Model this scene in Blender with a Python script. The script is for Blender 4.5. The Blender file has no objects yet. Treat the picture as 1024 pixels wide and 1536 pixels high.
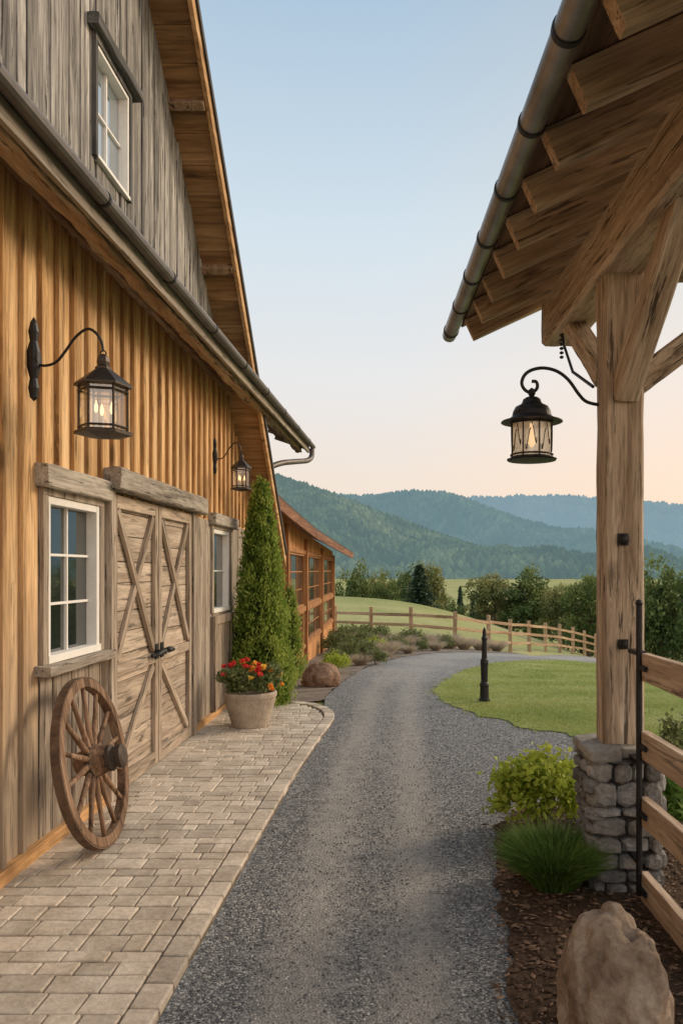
import bpy, math, random, bmesh
import numpy as np
from mathutils import Vector, Matrix, noise
from mathutils.geometry import delaunay_2d_cdt
random.seed(7); rng=np.random.default_rng(7)
C=bpy.context.scene.collection
PI=math.pi
def R(d): return math.radians(d)
def P(x,y,D): return Vector(((x-600)/1150*D, D, 1.6+(855-y)/1150*D))
# ------------------------------------------------------------------ terrain height
def sm(a,b,t):
    t=np.clip((t-a)/(b-a),0,1); return t*t*(3-2*t)
def Hn(x,y):
    x=np.asarray(x,float); y=np.asarray(y,float)
    h=-.05*np.clip(y-9,0,19)+.02*np.clip(y-28,0,34)
    k=np.clip((y-10)/10,0,5)**2; xs=.5*((x-1)+np.sqrt((x-1)**2+k))
    h=h-.16*np.clip(xs,0,25)*np.clip((y-10)/20,0,2.2)
    t=sm(64,115,y); h=h*(1-t)-13*t
    return h+9.5*sm(200,380,y)
def H(x,y): return float(Hn(x,y))
# ------------------------------------------------------------------ tagging / linking
def wloc(o):
    v=Vector((0,0,0))
    while o is not None: v=v+Vector(o.location); o=o.parent
    return v
def tag(o,label=None,cat=None,group=None,kind=None):
    if label: o['label']=label
    if cat: o['category']=cat
    if group: o['group']=group
    if kind: o['kind']=kind
    return o
def empty(name,loc,label,cat,group=None):
    o=bpy.data.objects.new(name,None); C.objects.link(o); o.location=loc; o.empty_display_size=.1
    return tag(o,label,cat,group)
def copy_tree(o,parent=None):
    c=o.copy(); C.objects.link(c); c.parent=parent
    for ch in list(o.children): copy_tree(ch,c)
    return c
def link(o,parent,local=False):
    C.objects.link(o)
    if parent is not None:
        o.parent=parent
        if not local: o.location=Vector(o.location)-wloc(parent)
    return o
class MB:
    def __init__(s,xf=None): s.v=[]; s.f=[]; s.r=[]; s.xf=xf
    def add(s,vs,fs,r=None,M=None):
        if r is None: r=random.random()
        b=len(s.v)
        for v in vs:
            v=Vector(v)
            if M is not None: v=M@v
            if s.xf: v=Vector(s.xf(v))
            s.v.append(tuple(v))
        for f in fs: s.f.append([i+b for i in f]); s.r.append(r)
    def box(s,x0,x1,y0,y1,z0,z1,r=None,j=0,M=None):
        vs=[(x0,y0,z0),(x1,y0,z0),(x1,y1,z0),(x0,y1,z0),(x0,y0,z1),(x1,y0,z1),(x1,y1,z1),(x0,y1,z1)]
        if j: vs=[tuple(c+random.uniform(-j,j) for c in v) for v in vs]
        s.add(vs,[(0,3,2,1),(4,5,6,7),(0,1,5,4),(1,2,6,5),(2,3,7,6),(3,0,4,7)],r,M)
    def ybox(s,x0,x1,y0,y1,z0,z1,n=8,r=None):
        zf0=z0 if callable(z0) else (lambda y:z0); zf1=z1 if callable(z1) else (lambda y:z1)
        vs=[];fs=[]
        for i in range(n+1):
            y=y0+(y1-y0)*i/n
            vs+=[(x0,y,zf0(y)),(x1,y,zf0(y)),(x1,y,zf1(y)),(x0,y,zf1(y))]
        for i in range(n):
            a=i*4;b=a+4
            for k in range(4): fs.append((a+k,a+(k+1)%4,b+(k+1)%4,b+k))
        fs.append((3,2,1,0)); e=n*4; fs.append((e,e+1,e+2,e+3))
        s.add(vs,fs,r)
    def prism(s,poly,a,b,axis='x',r=None):
        def mk(p,t): return (t,p[0],p[1]) if axis=='x' else ((p[0],t,p[1]) if axis=='y' else (p[0],p[1],t))
        n=len(poly); vs=[mk(p,a) for p in poly]+[mk(p,b) for p in poly]
        fs=[tuple(range(n))[::-1],tuple(range(n,2*n))]+[(i,(i+1)%n,n+(i+1)%n,n+i) for i in range(n)]
        s.add(vs,fs,r)
    def bar(s,p0,p1,w,d,up=(0,0,1),r=None):
        p0=Vector(p0);p1=Vector(p1);z=(p1-p0).normalized();u=Vector(up)
        x=u.cross(z)
        if x.length<1e-4: x=Vector((1,0,0)).cross(z)
        x.normalize(); y=z.cross(x)
        vs=[p+x*(a*w/2)+y*(b*d/2) for p in (p0,p1) for a,b in ((-1,-1),(1,-1),(1,1),(-1,1))]
        s.add(vs,[(3,2,1,0),(4,5,6,7),(0,1,5,4),(1,2,6,5),(2,3,7,6),(3,0,4,7)],r)
    def tube(s,pts,rad,n=10,r=None,M=None):
        pts=[Vector(p) for p in pts]; m=len(pts)
        if not hasattr(rad,'__len__'): rad=[rad]*m
        vs=[];fs=[];px=None
        for i,p in enumerate(pts):
            t=(pts[min(i+1,m-1)]-pts[max(i-1,0)])
            if t.length<1e-9: t=Vector((0,0,1))
            t.normalize()
            if px is None:
                px=Vector((0,0,1)).cross(t)
                if px.length<.1: px=Vector((1,0,0)).cross(t)
            x=(px-t*px.dot(t)); x.normalize(); px=x; y=t.cross(x)
            for k in range(n):
                a=2*PI*k/n; vs.append(p+(x*math.cos(a)+y*math.sin(a))*rad[i])
        for i in range(m-1):
            for k in range(n): fs.append((i*n+k,i*n+(k+1)%n,(i+1)*n+(k+1)%n,(i+1)*n+k))
        fs.append(tuple(range(n))[::-1]); fs.append(tuple(range((m-1)*n,m*n)))
        s.add(vs,fs,r,M)
    def lathe(s,prof,c=(0,0,0),n=24,r=None,M=None,ph=0):
        vs=[];fs=[];m=len(prof)
        for (rr,z) in prof:
            for k in range(n):
                a=2*PI*k/n+ph; vs.append((c[0]+rr*math.cos(a),c[1]+rr*math.sin(a),c[2]+z))
        for i in range(m-1):
            for k in range(n): fs.append((i*n+k,i*n+(k+1)%n,(i+1)*n+(k+1)%n,(i+1)*n+k))
        fs.append(tuple(range(n))[::-1]); fs.append(tuple(range((m-1)*n,m*n)))
        s.add(vs,fs,r,M)
    def build(s,name,mat,parent=None,bevel=0,smooth=False,local=False,seg=2):
        me=bpy.data.meshes.new(name); me.from_pydata(s.v,[],s.f); me.update()
        a=me.attributes.new('rnd','FLOAT','FACE'); a.data.foreach_set('value',np.array(s.r,dtype=np.float32))
        if smooth: me.polygons.foreach_set('use_smooth',[True]*len(me.polygons))
        me.materials.append(mat); o=bpy.data.objects.new(name,me); link(o,parent,local)
        if bevel:
            m=o.modifiers.new('bevel','BEVEL'); m.width=bevel; m.segments=seg; m.limit_method='ANGLE'; m.angle_limit=R(35)
        return o
def npmesh(name,V,F,rv,mat,parent=None,local=False,smooth=False):
    me=bpy.data.meshes.new(name); me.from_pydata(V.tolist(),[],F.tolist() if hasattr(F,'tolist') else F); me.update()
    if rv is not None:
        a=me.attributes.new('rnd','FLOAT','FACE'); a.data.foreach_set('value',np.asarray(rv,dtype=np.float32))
    if smooth: me.polygons.foreach_set('use_smooth',[True]*len(me.polygons))
    me.materials.append(mat); o=bpy.data.objects.new(name,me); return link(o,parent,local)
def unit(a): return a/np.maximum(np.linalg.norm(a,axis=1,keepdims=True),1e-9)
def leaves(name,Cn,L,W,mat,parent=None,bias=None,rv=None,local=False,jit=1.0):
    n=len(Cn); d=rng.normal(size=(n,3))*jit
    if bias is not None: d=d+bias
    d=unit(d); q=rng.normal(size=(n,3)); s_=unit(np.cross(d,q)); nn=np.cross(d,s_)
    l=(L*rng.uniform(.6,1.3,size=n))[:,None]/2; w=(W*rng.uniform(.7,1.2,size=n))[:,None]/2
    V=np.stack([Cn-d*l,Cn+s_*w+nn*w*.3,Cn+d*l,Cn-s_*w+nn*w*.3],1).reshape(-1,3)
    F=np.arange(4*n).reshape(n,4)
    if rv is None: rv=rng.random(n)
    return npmesh(name,V,F,rv,mat,parent,local)
def blades(name,B,D,L,W,bend,mat,parent=None,rv=None,local=False):
    n=len(B); D=unit(D); side=unit(np.cross(D,rng.normal(size=(n,3)))); L=np.asarray(L).reshape(-1,1)*np.ones((n,1))
    bend=np.asarray(bend).reshape(-1,1)*np.ones((n,1))
    hor=D.copy(); hor[:,2]=0; hor=unit(hor+1e-6)
    rows=[]
    for t,w in ((0,1),(.35,.9),(.7,.6)):
        c=B+D*L*t+(hor*.55-np.array([0,0,1])*.5)*(bend*L*t*t)
        rows+= [c-side*W*w/2,c+side*W*w/2]
    rows.append(B+D*L+(hor*.55-np.array([0,0,1])*.6)*(bend*L))
    V=np.stack(rows,1).reshape(-1,3); F=[]
    for i in range(n):
        b=7*i; F+=[(b,b+1,b+3,b+2),(b+2,b+3,b+5,b+4),(b+4,b+5,b+6)]
    if rv is None: rv=rng.random(n)
    return npmesh(name,V,F,np.repeat(rv,3),mat,parent,local)
def timber(name,p0,p1,w,d,mat,parent,rough=.006,up=(0,0,1),seg=None,taper=1,bow=0,local=False):
    p0=Vector(p0);p1=Vector(p1);L=(p1-p0).length; z=(p1-p0).normalized(); x=Vector(up).cross(z)
    if x.length<1e-3: x=Vector((1,0,0))
    x.normalize(); y=z.cross(x)
    m=MB(); seg=seg or max(4,int(L/.07)); off=random.random()*50
    c=min(w,d)*.08; base=[]
    hw,hd=w/2,d/2
    for (a,b) in ((-1,-1),(1,-1),(1,1),(-1,1)):
        if a*b>0: base+=[(a*hw,b*(hd-c)),(a*(hw-c),b*hd)]
        else: base+=[(a*(hw-c),b*hd),(a*hw,b*(hd-c))]
    pts=[]
    for i in range(8):
        q=base[i];q2=base[(i+1)%8];pts.append(q)
        if i%2==1:
            pts.append(((q[0]*2+q2[0])/3,(q[1]*2+q2[1])/3)); pts.append(((q[0]+q2[0]*2)/3,(q[1]+q2[1]*2)/3))
    n=len(pts); vs=[];fs=[]
    for i in range(seg+1):
        t=i/seg; zz=L*t; k=1+(taper-1)*t
        for (a,b) in pts:
            q=Vector((a*k,b*k,zz)); nv=noise.noise_vector(Vector((a*9,b*9,zz*2.2+off)))*rough*1.0+noise.noise_vector(Vector((a*30,b*30,zz*9+off)))*rough*.9
            vs.append((q.x+nv.x,q.y+nv.y+bow*math.sin(PI*t),q.z))
    for i in range(seg):
        for k in range(n): fs.append((i*n+k,i*n+(k+1)%n,(i+1)*n+(k+1)%n,(i+1)*n+k))
    fs.append(tuple(range(n))[::-1]); fs.append(tuple(range(seg*n,seg*n+n)))
    m.add(vs,fs,random.random())
    me=bpy.data.meshes.new(name); me.from_pydata(m.v,[],m.f); me.update()
    a=me.attributes.new('rnd','FLOAT','FACE'); a.data.foreach_set('value',np.array(m.r,dtype=np.float32))
    me.materials.append(mat); o=bpy.data.objects.new(name,me); C.objects.link(o)
    Mx=Matrix((x,y,z)).transposed().to_4x4(); o.rotation_euler=Mx.to_euler(); o.location=p0
    if parent is not None:
        o.parent=parent
        if not local: o.location=p0-wloc(parent)
    return o
# ------------------------------------------------------------------ materials
class NT:
    def __init__(s,name):
        s.m=bpy.data.materials.new(name); s.m.use_nodes=True; s.t=s.m.node_tree; s.n=s.t.nodes; s.b=s.n['Principled BSDF']; s.out=s.n['Material Output']
    def N(s,t,**k):
        n=s.n.new(t)
        for a,v in k.items(): setattr(n,a,v)
        return n
    def L(s,a,b): s.t.links.new(a,b)
    def coord(s): return s.N('ShaderNodeTexCoord').outputs['Object']
    def mapping(s,src,scale,loc=None):
        m=s.N('ShaderNodeMapping'); m.inputs['Scale'].default_value=scale; s.L(src,m.inputs['Vector'])
        return m.outputs['Vector']
    def noise(s,vec,scale,detail=5,rough=.55,dist=0):
        n=s.N('ShaderNodeTexNoise'); n.inputs['Scale'].default_value=scale; n.inputs['Detail'].default_value=detail
        n.inputs['Roughness'].default_value=rough; n.inputs['Distortion'].default_value=dist
        if vec is not None: s.L(vec,n.inputs['Vector'])
        return n.outputs['Fac']
    def ramp(s,fac,stops):
        r=s.N('ShaderNodeValToRGB'); e=r.color_ramp.elements
        while len(e)<len(stops): e.new(.5)
        for i,(p,c) in enumerate(stops):
            e[i].position=p; e[i].color=(*c,1) if hasattr(c,'__len__') else (c,c,c,1)
        s.L(fac,r.inputs['Fac']); return r.outputs['Color']
    def mix(s,fac,a,b,mode='MIX'):
        m=s.N('ShaderNodeMix',data_type='RGBA',blend_type=mode)
        for i,v in ((0,fac),(6,a),(7,b)):
            if hasattr(v,'is_linked'): s.L(v,m.inputs[i])
            else: m.inputs[i].default_value=v if i==0 else (*v,1)
        return m.outputs[2]
    def math(s,op,a,b=0,c=None):
        m=s.N('ShaderNodeMath',operation=op)
        for i,v in enumerate((a,b,c)):
            if v is None: continue
            if hasattr(v,'is_linked'): s.L(v,m.inputs[i])
            else: m.inputs[i].default_value=v
        return m.outputs[0]
    def attr(s,name='rnd'):
        a=s.N('ShaderNodeAttribute'); a.attribute_name=name; return a.outputs['Fac']
    def bump(s,h,strength=.3,dist=.01):
        b=s.N('ShaderNodeBump'); b.inputs['Strength'].default_value=strength; b.inputs['Distance'].default_value=dist
        s.L(h,b.inputs['Height']); s.L(b.outputs['Normal'],s.b.inputs['Normal'])
    def col(s,c):
        if hasattr(c,'is_linked'): s.L(c,s.b.inputs['Base Color'])
        else: s.b.inputs['Base Color'].default_value=(*c,1)
    def set(s,rough=.8,metal=0,spec=.3):
        s.b.inputs['Roughness'].default_value=rough; s.b.inputs['Metallic'].default_value=metal; s.b.inputs['Specular IOR Level'].default_value=spec
        return s.m
def wood(name,dark,mid,light,axis='z',sc=10,crack=.5,bump=.35,zmix=None,var=.5,rough=.8,fine=.5):
    t=NT(name); co=t.coord(); r=t.attr()
    cmb=t.N('ShaderNodeCombineXYZ'); off=t.math('MULTIPLY',r,37.0)
    for i in range(3): t.L(off,cmb.inputs[i])
    ad=t.N('ShaderNodeVectorMath',operation='ADD'); t.L(co,ad.inputs[0]); t.L(cmb.outputs[0],ad.inputs[1]); v=ad.outputs[0]
    st=.07; S={'x':(st,1,1),'y':(1,st,1),'z':(1,1,st)}[axis]
    m1=t.mapping(v,tuple(q*sc for q in S)); n1=t.noise(m1,1,8,.62,.8)
    m2=t.mapping(v,tuple(q*sc*7 for q in S)); n2=t.noise(m2,1,4,.6,.3)
    m3=t.mapping(v,tuple(q*sc*2.6 for q in S)); n3=t.noise(m3,1,6,.7,.5)
    big=t.noise(v,1.3,3,.5)
    c=t.ramp(n1,[(.32,dark),(.5,mid),(.68,light)])
    c=t.mix(fine,c,t.ramp(n2,[(.32,.3),(.56,1.0)]),'MULTIPLY')
    c=t.mix(crack,c,t.ramp(n3,[(.385,.08),(.43,1.0)]),'MULTIPLY')
    c=t.mix(.4,c,t.ramp(big,[(.3,.65),(.7,1.1)]),'MULTIPLY')
    if zmix:
        zc,z0,z1=zmix; sp=t.N('ShaderNodeSeparateXYZ'); t.L(co,sp.inputs[0])
        mr=t.N('ShaderNodeMapRange'); mr.inputs[1].default_value=z0; mr.inputs[2].default_value=z1; mr.inputs[3].default_value=1; mr.inputs[4].default_value=0
        zz=t.math('ADD',sp.outputs[2],t.math('MULTIPLY',t.math('SUBTRACT',n1,.5),1.4)); t.L(zz,mr.inputs[0])
        g=t.mix(1,t.ramp(n1,[(.3,.6),(.7,1.3)]),zc,'MULTIPLY'); g=t.mix(.5,g,t.ramp(n3,[(.36,.2),(.46,1.0)]),'MULTIPLY')
        c=t.mix(mr.outputs[0],c,g)
    hs=t.N('ShaderNodeHueSaturation'); t.L(c,hs.inputs['Color']); t.L(t.math('MULTIPLY_ADD',r,var,1-var/2),hs.inputs['Value'])
    kv=t.N('ShaderNodeTexVoronoi'); kv.inputs['Scale'].default_value=1
    km=t.mapping(v,tuple((q if q==1 else .28)*4.2 for q in S)); t.L(km,kv.inputs['Vector'])
    c=t.mix(.8,hs.outputs[0],t.ramp(kv.outputs['Distance'],[(.05,.25),(.12,1.0)]),'MULTIPLY')
    t.col(c); t.bump(t.math('ADD',t.math('MULTIPLY',n2,.5),n3),bump,.006)
    return t.set(rough,0,.25)
def plain(name,c,rough=.6,metal=0,spec=.4,nz=.25,sc=14):
    t=NT(name); n=t.noise(t.coord(),sc,6,.6)
    t.col(t.mix(1,c,t.ramp(n,[(.25,1-nz),(.75,1+nz)]),'MULTIPLY')); t.bump(n,.12,.004); return t.set(rough,metal,spec)
def foliage(name,dark,mid,light,trans=.25,rough=.55):
    t=NT(name); r=t.attr(); t.col(t.ramp(r,[(0,dark),(.5,mid),(1,light)]))
    tr=t.N('ShaderNodeBsdfTranslucent'); t.L(t.ramp(r,[(0,mid),(1,light)]),tr.inputs['Color'])
    mx=t.N('ShaderNodeMixShader'); mx.inputs[0].default_value=trans; t.L(t.b.outputs[0],mx.inputs[1]); t.L(tr.outputs[0],mx.inputs[2]); t.L(mx.outputs[0],t.out.inputs[0])
    return t.set(rough,0,.2)
M={}
M['honey']=wood('honey_wood',(.42,.225,.09),(.70,.43,.20),(.86,.60,.34),'z',9,.5,.3,zmix=((.38,.30,.22),.5,1.9),var=.3,fine=.55)
M['honey_y']=wood('honey_wood_long',(.32,.165,.07),(.56,.32,.14),(.7,.44,.23),'y',7,.35,.3,var=.3)
M['batten']=wood('batten_wood',(.32,.165,.065),(.56,.325,.14),(.72,.47,.235),'z',10,.5,.3,zmix=((.32,.25,.18),.5,1.9),var=.3,fine=.55)
M['grey_z']=wood('weathered_boards',(.13,.12,.115),(.35,.325,.295),(.62,.59,.55),'z',9,1.0,.9,var=.55,fine=.8)
M['grey_lo']=wood('weathered_lower_boards',(.20,.155,.115),(.39,.32,.25),(.54,.465,.385),'z',9,.8,.6,var=.4,fine=.6)
M['grey_y']=wood('weathered_fascia',(.2,.16,.12),(.36,.30,.235),(.5,.43,.35),'y',9,.7,.6,var=.3)
M['rough_grey']=wood('rough_grey_beam',(.18,.15,.12),(.38,.33,.27),(.53,.475,.405),'z',9,.9,.8,var=.25,fine=.6)
M['dark_grey']=wood('dark_grey_trim',(.06,.058,.055),(.12,.115,.11),(.2,.19,.18),'z',9,.5,.4,var=.2)
M['door_y']=wood('door_planks',(.29,.22,.16),(.48,.385,.295),(.61,.51,.405),'y',9,.7,.6,var=.35,fine=.6)
M['door_l']=wood('door_braces',(.25,.19,.135),(.41,.325,.245),(.54,.445,.35),'z',10,.7,.5,var=.25,fine=.6)
M['soffit']=wood('soffit_wood',(.2,.10,.04),(.40,.22,.10),(.55,.34,.175),'x',6,.35,.2,var=.45)
M['rough_beam']=wood('rough_brown_beam',(.16,.095,.05),(.36,.23,.135),(.54,.39,.26),'z',8,.8,.8,var=.3)
M['timber']=wood('pavilion_timber',(.30,.215,.145),(.54,.415,.30),(.70,.58,.455),'z',11,.85,.7,var=.12,fine=.65)
M['rafter']=wood('rafter_timber',(.25,.165,.10),(.46,.325,.21),(.62,.475,.34),'z',10,.7,.5,var=.3,fine=.6)
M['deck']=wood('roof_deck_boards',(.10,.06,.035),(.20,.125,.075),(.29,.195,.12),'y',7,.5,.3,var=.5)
M['rail']=wood('rail_timber',(.44,.31,.215),(.64,.49,.36),(.76,.63,.50),'z',10,.6,.5,var=.15)
M['fence']=wood('far_fence_timber',(.3,.18,.1),(.48,.32,.19),(.6,.43,.28),'z',8,.3,.2,var=.3)
M['wheelw']=wood('wheel_wood',(.11,.06,.035),(.25,.15,.09),(.40,.265,.175),'z',14,.7,.6,var=.3)
M['redwood']=wood('extension_wood',(.36,.15,.05),(.66,.32,.12),(.80,.47,.22),'z',7,.3,.3,var=.3)
M['redframe']=wood('extension_frames',(.22,.09,.035),(.42,.20,.08),(.54,.29,.13),'z',9,.3,.2,var=.25)
M['redroof']=wood('extension_fascia',(.16,.07,.04),(.28,.13,.075),(.38,.2,.12),'y',7,.3,.2,var=.25)
M['white']=plain('white_paint',(.80,.78,.74),.5,0,.4,.06)
M['iron']=plain('black_iron',(.022,.022,.024),.5,.5,.5,.4,30)
M['bronze']=plain('bronze_iron',(.06,.045,.034),.45,.7,.5,.4,30)
M['rust']=plain('rusty_iron',(.14,.09,.06),.75,.3,.3,.5,20)
M['hubiron']=plain('dark_hub_iron',(.07,.052,.04),.7,.3,.4,.5,20)
M['zinc']=plain('gutter_zinc',(.25,.24,.235),.38,.75,.5,.4,5)
M['gutdark']=plain('gutter_brown',(.12,.105,.095),.5,.4,.5,.35,8)
M['roofdark']=plain('roof_sheet',(.06,.056,.053),.7,.2,.3,.3,5)
M['backing']=plain('backing_dark',(.04,.03,.025),.9)
def glass_dark(name,c,rough=.04,ior=1.9):
    t=NT(name); t.col(c); n=t.noise(t.coord(),2.2,2,.5); t.bump(n,.06,.02); t.set(rough,0,1.0); t.b.inputs['IOR'].default_value=ior; return t.m
M['pane']=glass_dark('window_pane',(.02,.026,.024))
M['pane_painted_sky']=glass_dark('upper_window_pane',(.15,.21,.26),.04,3.2)  # blue base colour paints in part of the sky reflection
M['pane_far']=glass_dark('lodge_window_pane',(.06,.055,.045),.05,2.4)
def clear(name,fac=.22,frost=0):
    t=NT(name); g=t.N('ShaderNodeBsdfGlossy'); g.inputs['Roughness'].default_value=.08; tr=t.N('ShaderNodeBsdfTransparent'); tr.inputs[0].default_value=(.95,.92,.86,1)
    mx=t.N('ShaderNodeMixShader'); mx.inputs[0].default_value=fac; t.L(tr.outputs[0],mx.inputs[1]); t.L(g.outputs[0],mx.inputs[2]); last=mx.outputs[0]
    if frost:
        tl=t.N('ShaderNodeBsdfTranslucent'); tl.inputs[0].default_value=(.95,.92,.85,1); df=t.N('ShaderNodeBsdfDiffuse'); df.inputs[0].default_value=(.85,.83,.78,1)
        a=t.N('ShaderNodeMixShader'); a.inputs[0].default_value=.5; t.L(tl.outputs[0],a.inputs[1]); t.L(df.outputs[0],a.inputs[2])
        b=t.N('ShaderNodeMixShader'); b.inputs[0].default_value=frost; t.L(last,b.inputs[1]); t.L(a.outputs[0],b.inputs[2]); last=b.outputs[0]
    t.L(last,t.out.inputs[0]); return t.m
M['clear']=clear('lantern_glass'); M['frost']=clear('frosted_lantern_glass',.15,.6)
def emis(name,c,s):
    t=NT(name); t.col((.8,.6,.4)); t.b.inputs['Emission Color'].default_value=(*c,1); t.b.inputs['Emission Strength'].default_value=s; return t.m
M['bulb']=emis('lamp_bulb',(1,.62,.3),2.0)
def rockmat(name,a,b,c,sc=5,bump=.8,attr=0):
    t=NT(name); co=t.coord(); n=t.noise(co,sc,9,.65,.4); n2=t.noise(co,sc*7,6,.7)
    k=t.ramp(n,[(.3,a),(.5,b),(.72,c)]); k=t.mix(.6,k,t.ramp(n2,[(.3,.55),(.7,1.15)]),'MULTIPLY')
    if attr:
        hs=t.N('ShaderNodeHueSaturation'); t.L(k,hs.inputs['Color']); t.L(t.math('MULTIPLY_ADD',t.attr(),attr,1-attr/2),hs.inputs['Value']); k=hs.outputs[0]
    t.col(k); t.bump(t.math('ADD',n,t.math('MULTIPLY',n2,.4)),bump,.03); return t.set(.85,0,.25)
M['boulder']=rockmat('brown_boulder',(.17,.115,.08),(.40,.30,.22),(.66,.56,.45),6,1.0)
M['boulder2']=rockmat('red_boulder',(.13,.07,.045),(.28,.17,.11),(.42,.28,.2),4,.9)
M['stone']=rockmat('pier_stone',(.14,.14,.14),(.29,.285,.275),(.46,.44,.41),9,1.0,.9)
M['cap']=rockmat('cap_stone',(.22,.205,.185),(.36,.335,.30),(.5,.47,.42),6,.8)
M['mortar']=rockmat('mortar',(.03,.03,.03),(.055,.05,.05),(.08,.075,.07),10,.5)
M['paver']=rockmat('paver_stone',(.45,.37,.285),(.60,.51,.41),(.72,.635,.53),6,.4,.4)
M['joint']=plain('paver_joint_sand',(.2,.165,.13),.95,0,.1,.3,40)
M['pot']=rockmat('clay_planter',(.30,.24,.185),(.44,.365,.29),(.55,.475,.39),8,.3)
def gravel():
    t=NT('driveway_gravel'); co=t.coord()
    vo=t.N('ShaderNodeTexVoronoi'); vo.inputs['Scale'].default_value=105; t.L(co,vo.inputs['Vector'])
    vo2=t.N('ShaderNodeTexVoronoi'); vo2.inputs['Scale'].default_value=200; t.L(co,vo2.inputs['Vector'])
    sp=t.N('ShaderNodeSeparateColor'); t.L(vo.outputs['Color'],sp.inputs[0]); sp2=t.N('ShaderNodeSeparateColor'); t.L(vo2.outputs['Color'],sp2.inputs[0])
    c1=t.ramp(sp.outputs[0],[(0,(.075,.077,.082)),(.45,(.185,.187,.19)),(.8,(.31,.305,.30)),(1,(.55,.53,.50))])
    c2=t.ramp(sp2.outputs[0],[(0,(.22,.205,.19)),(.5,(.33,.31,.285)),(1,(.47,.445,.41))])
    n=t.noise(t.mapping(co,(1,.3,1)),1.8,6,.65); n4=t.noise(co,9,6,.7)
    tr=t.math('ADD',t.attr('trk'),t.math('MULTIPLY',t.math('SUBTRACT',n,.5),1.2)); 
    tf=t.ramp(t.math('ADD',tr,t.math('MULTIPLY',t.math('SUBTRACT',n4,.5),1.1)),[(.15,0.0),(.9,.9)])
    m=t.N('ShaderNodeMix',data_type='RGBA'); t.L(tf,m.inputs[0]); t.L(c1,m.inputs[6]); t.L(c2,m.inputs[7])
    c=t.mix(.7,m.outputs[2],t.ramp(n4,[(.3,.72),(.7,1.15)]),'MULTIPLY')
    t.col(c); t.bump(t.math('SUBTRACT',1.0,vo.outputs['Distance']),.7,.008); return t.set(.9,0,.2)
M['gravel']=gravel()
def pebmat(name,a,b,c):
    t=NT(name); t.col(t.ramp(t.attr(),[(0,a),(.6,b),(1,c)])); return t.set(.85,0,.25)
M['pebble']=pebmat('gravel_stone',(.085,.087,.092),(.24,.238,.235),(.56,.54,.50))
M['chip']=pebmat('bark_chip',(.05,.03,.018),(.14,.085,.052),(.3,.19,.125))
def ground(name,stops,sc=1.5,fine=40,bump=.5,rough=.95):
    t=NT(name); co=t.coord(); n=t.noise(co,sc,8,.65); f=t.noise(co,fine,6,.7)
    c=t.ramp(n,stops); c=t.mix(.7,c,t.ramp(f,[(.3,.5),(.7,1.25)]),'MULTIPLY'); t.col(c); t.bump(f,bump,.03); return t.set(rough,0,.15)
M['lawn']=ground('lawn_turf',[(.3,(.17,.22,.05)),(.5,(.27,.31,.085)),(.7,(.40,.39,.17))],.9,60)
M['meadow']=ground('meadow',[(.3,(.23,.25,.08)),(.5,(.35,.34,.13)),(.72,(.46,.40,.2))],.09,3,.3)
M['mulch']=ground('bark_mulch',[(.3,(.06,.036,.024)),(.5,(.12,.075,.05)),(.72,(.18,.12,.08))],5,70,.9)
M['bed']=ground('planting_bed_soil',[(.3,(.17,.135,.11)),(.5,(.27,.22,.18)),(.72,(.36,.305,.26))],3,50,.8)
M['blade']=foliage('lawn_blades',(.11,.165,.03),(.26,.32,.075),(.47,.47,.2),.35)
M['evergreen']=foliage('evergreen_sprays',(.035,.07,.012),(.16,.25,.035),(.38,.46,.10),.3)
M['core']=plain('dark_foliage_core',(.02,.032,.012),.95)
M['lime']=foliage('lime_leaves',(.15,.22,.02),(.36,.44,.05),(.52,.58,.11),.35)
M['ograss']=foliage('ornamental_grass_blades',(.035,.085,.015),(.11,.21,.04),(.25,.36,.09),.3)
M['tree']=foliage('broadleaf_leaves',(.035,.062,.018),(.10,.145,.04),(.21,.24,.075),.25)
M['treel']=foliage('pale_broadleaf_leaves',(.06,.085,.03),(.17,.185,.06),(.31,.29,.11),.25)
M['conifer']=foliage('conifer_needles',(.015,.035,.022),(.035,.065,.038),(.07,.105,.055),.1)
M['shrub']=foliage('shrub_leaves',(.06,.09,.03),(.15,.19,.065),(.26,.28,.12),.25)
M['dry']=foliage('dry_grass_blades',(.26,.2,.13),(.46,.38,.27),(.62,.54,.42),.3)
M['bark']=plain('bark',(.13,.10,.07),.9,0,.1,.5,20)
M['red']=foliage('red_petals',(.45,.02,.03),(.72,.04,.05),(.85,.12,.08),.2)
M['orange']=foliage('orange_petals',(.8,.22,.02),(.9,.36,.05),(.95,.6,.12),.2)
M['yellow']=foliage('yellow_petals',(.7,.45,.03),(.85,.6,.08),(.95,.75,.2),.2)
def painted_haze(name,stops,hz,f,f_low,z0,z1,sc):  # distance haze painted into the forest material as emission, mixed by height
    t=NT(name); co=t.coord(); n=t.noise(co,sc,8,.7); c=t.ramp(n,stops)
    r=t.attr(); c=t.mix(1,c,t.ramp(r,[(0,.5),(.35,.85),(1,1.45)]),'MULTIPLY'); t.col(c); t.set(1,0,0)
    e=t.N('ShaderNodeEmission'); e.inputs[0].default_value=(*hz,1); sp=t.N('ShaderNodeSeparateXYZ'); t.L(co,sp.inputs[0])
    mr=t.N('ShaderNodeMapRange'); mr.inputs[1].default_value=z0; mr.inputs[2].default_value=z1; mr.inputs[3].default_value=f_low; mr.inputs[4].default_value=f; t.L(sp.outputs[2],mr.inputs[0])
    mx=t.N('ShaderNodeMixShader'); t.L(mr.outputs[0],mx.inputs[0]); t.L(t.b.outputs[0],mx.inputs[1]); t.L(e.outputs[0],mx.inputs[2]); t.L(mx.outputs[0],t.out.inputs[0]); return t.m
gs=[(.38,(.045,.08,.045)),(.5,(.10,.145,.065)),(.62,(.20,.235,.11))]
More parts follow.
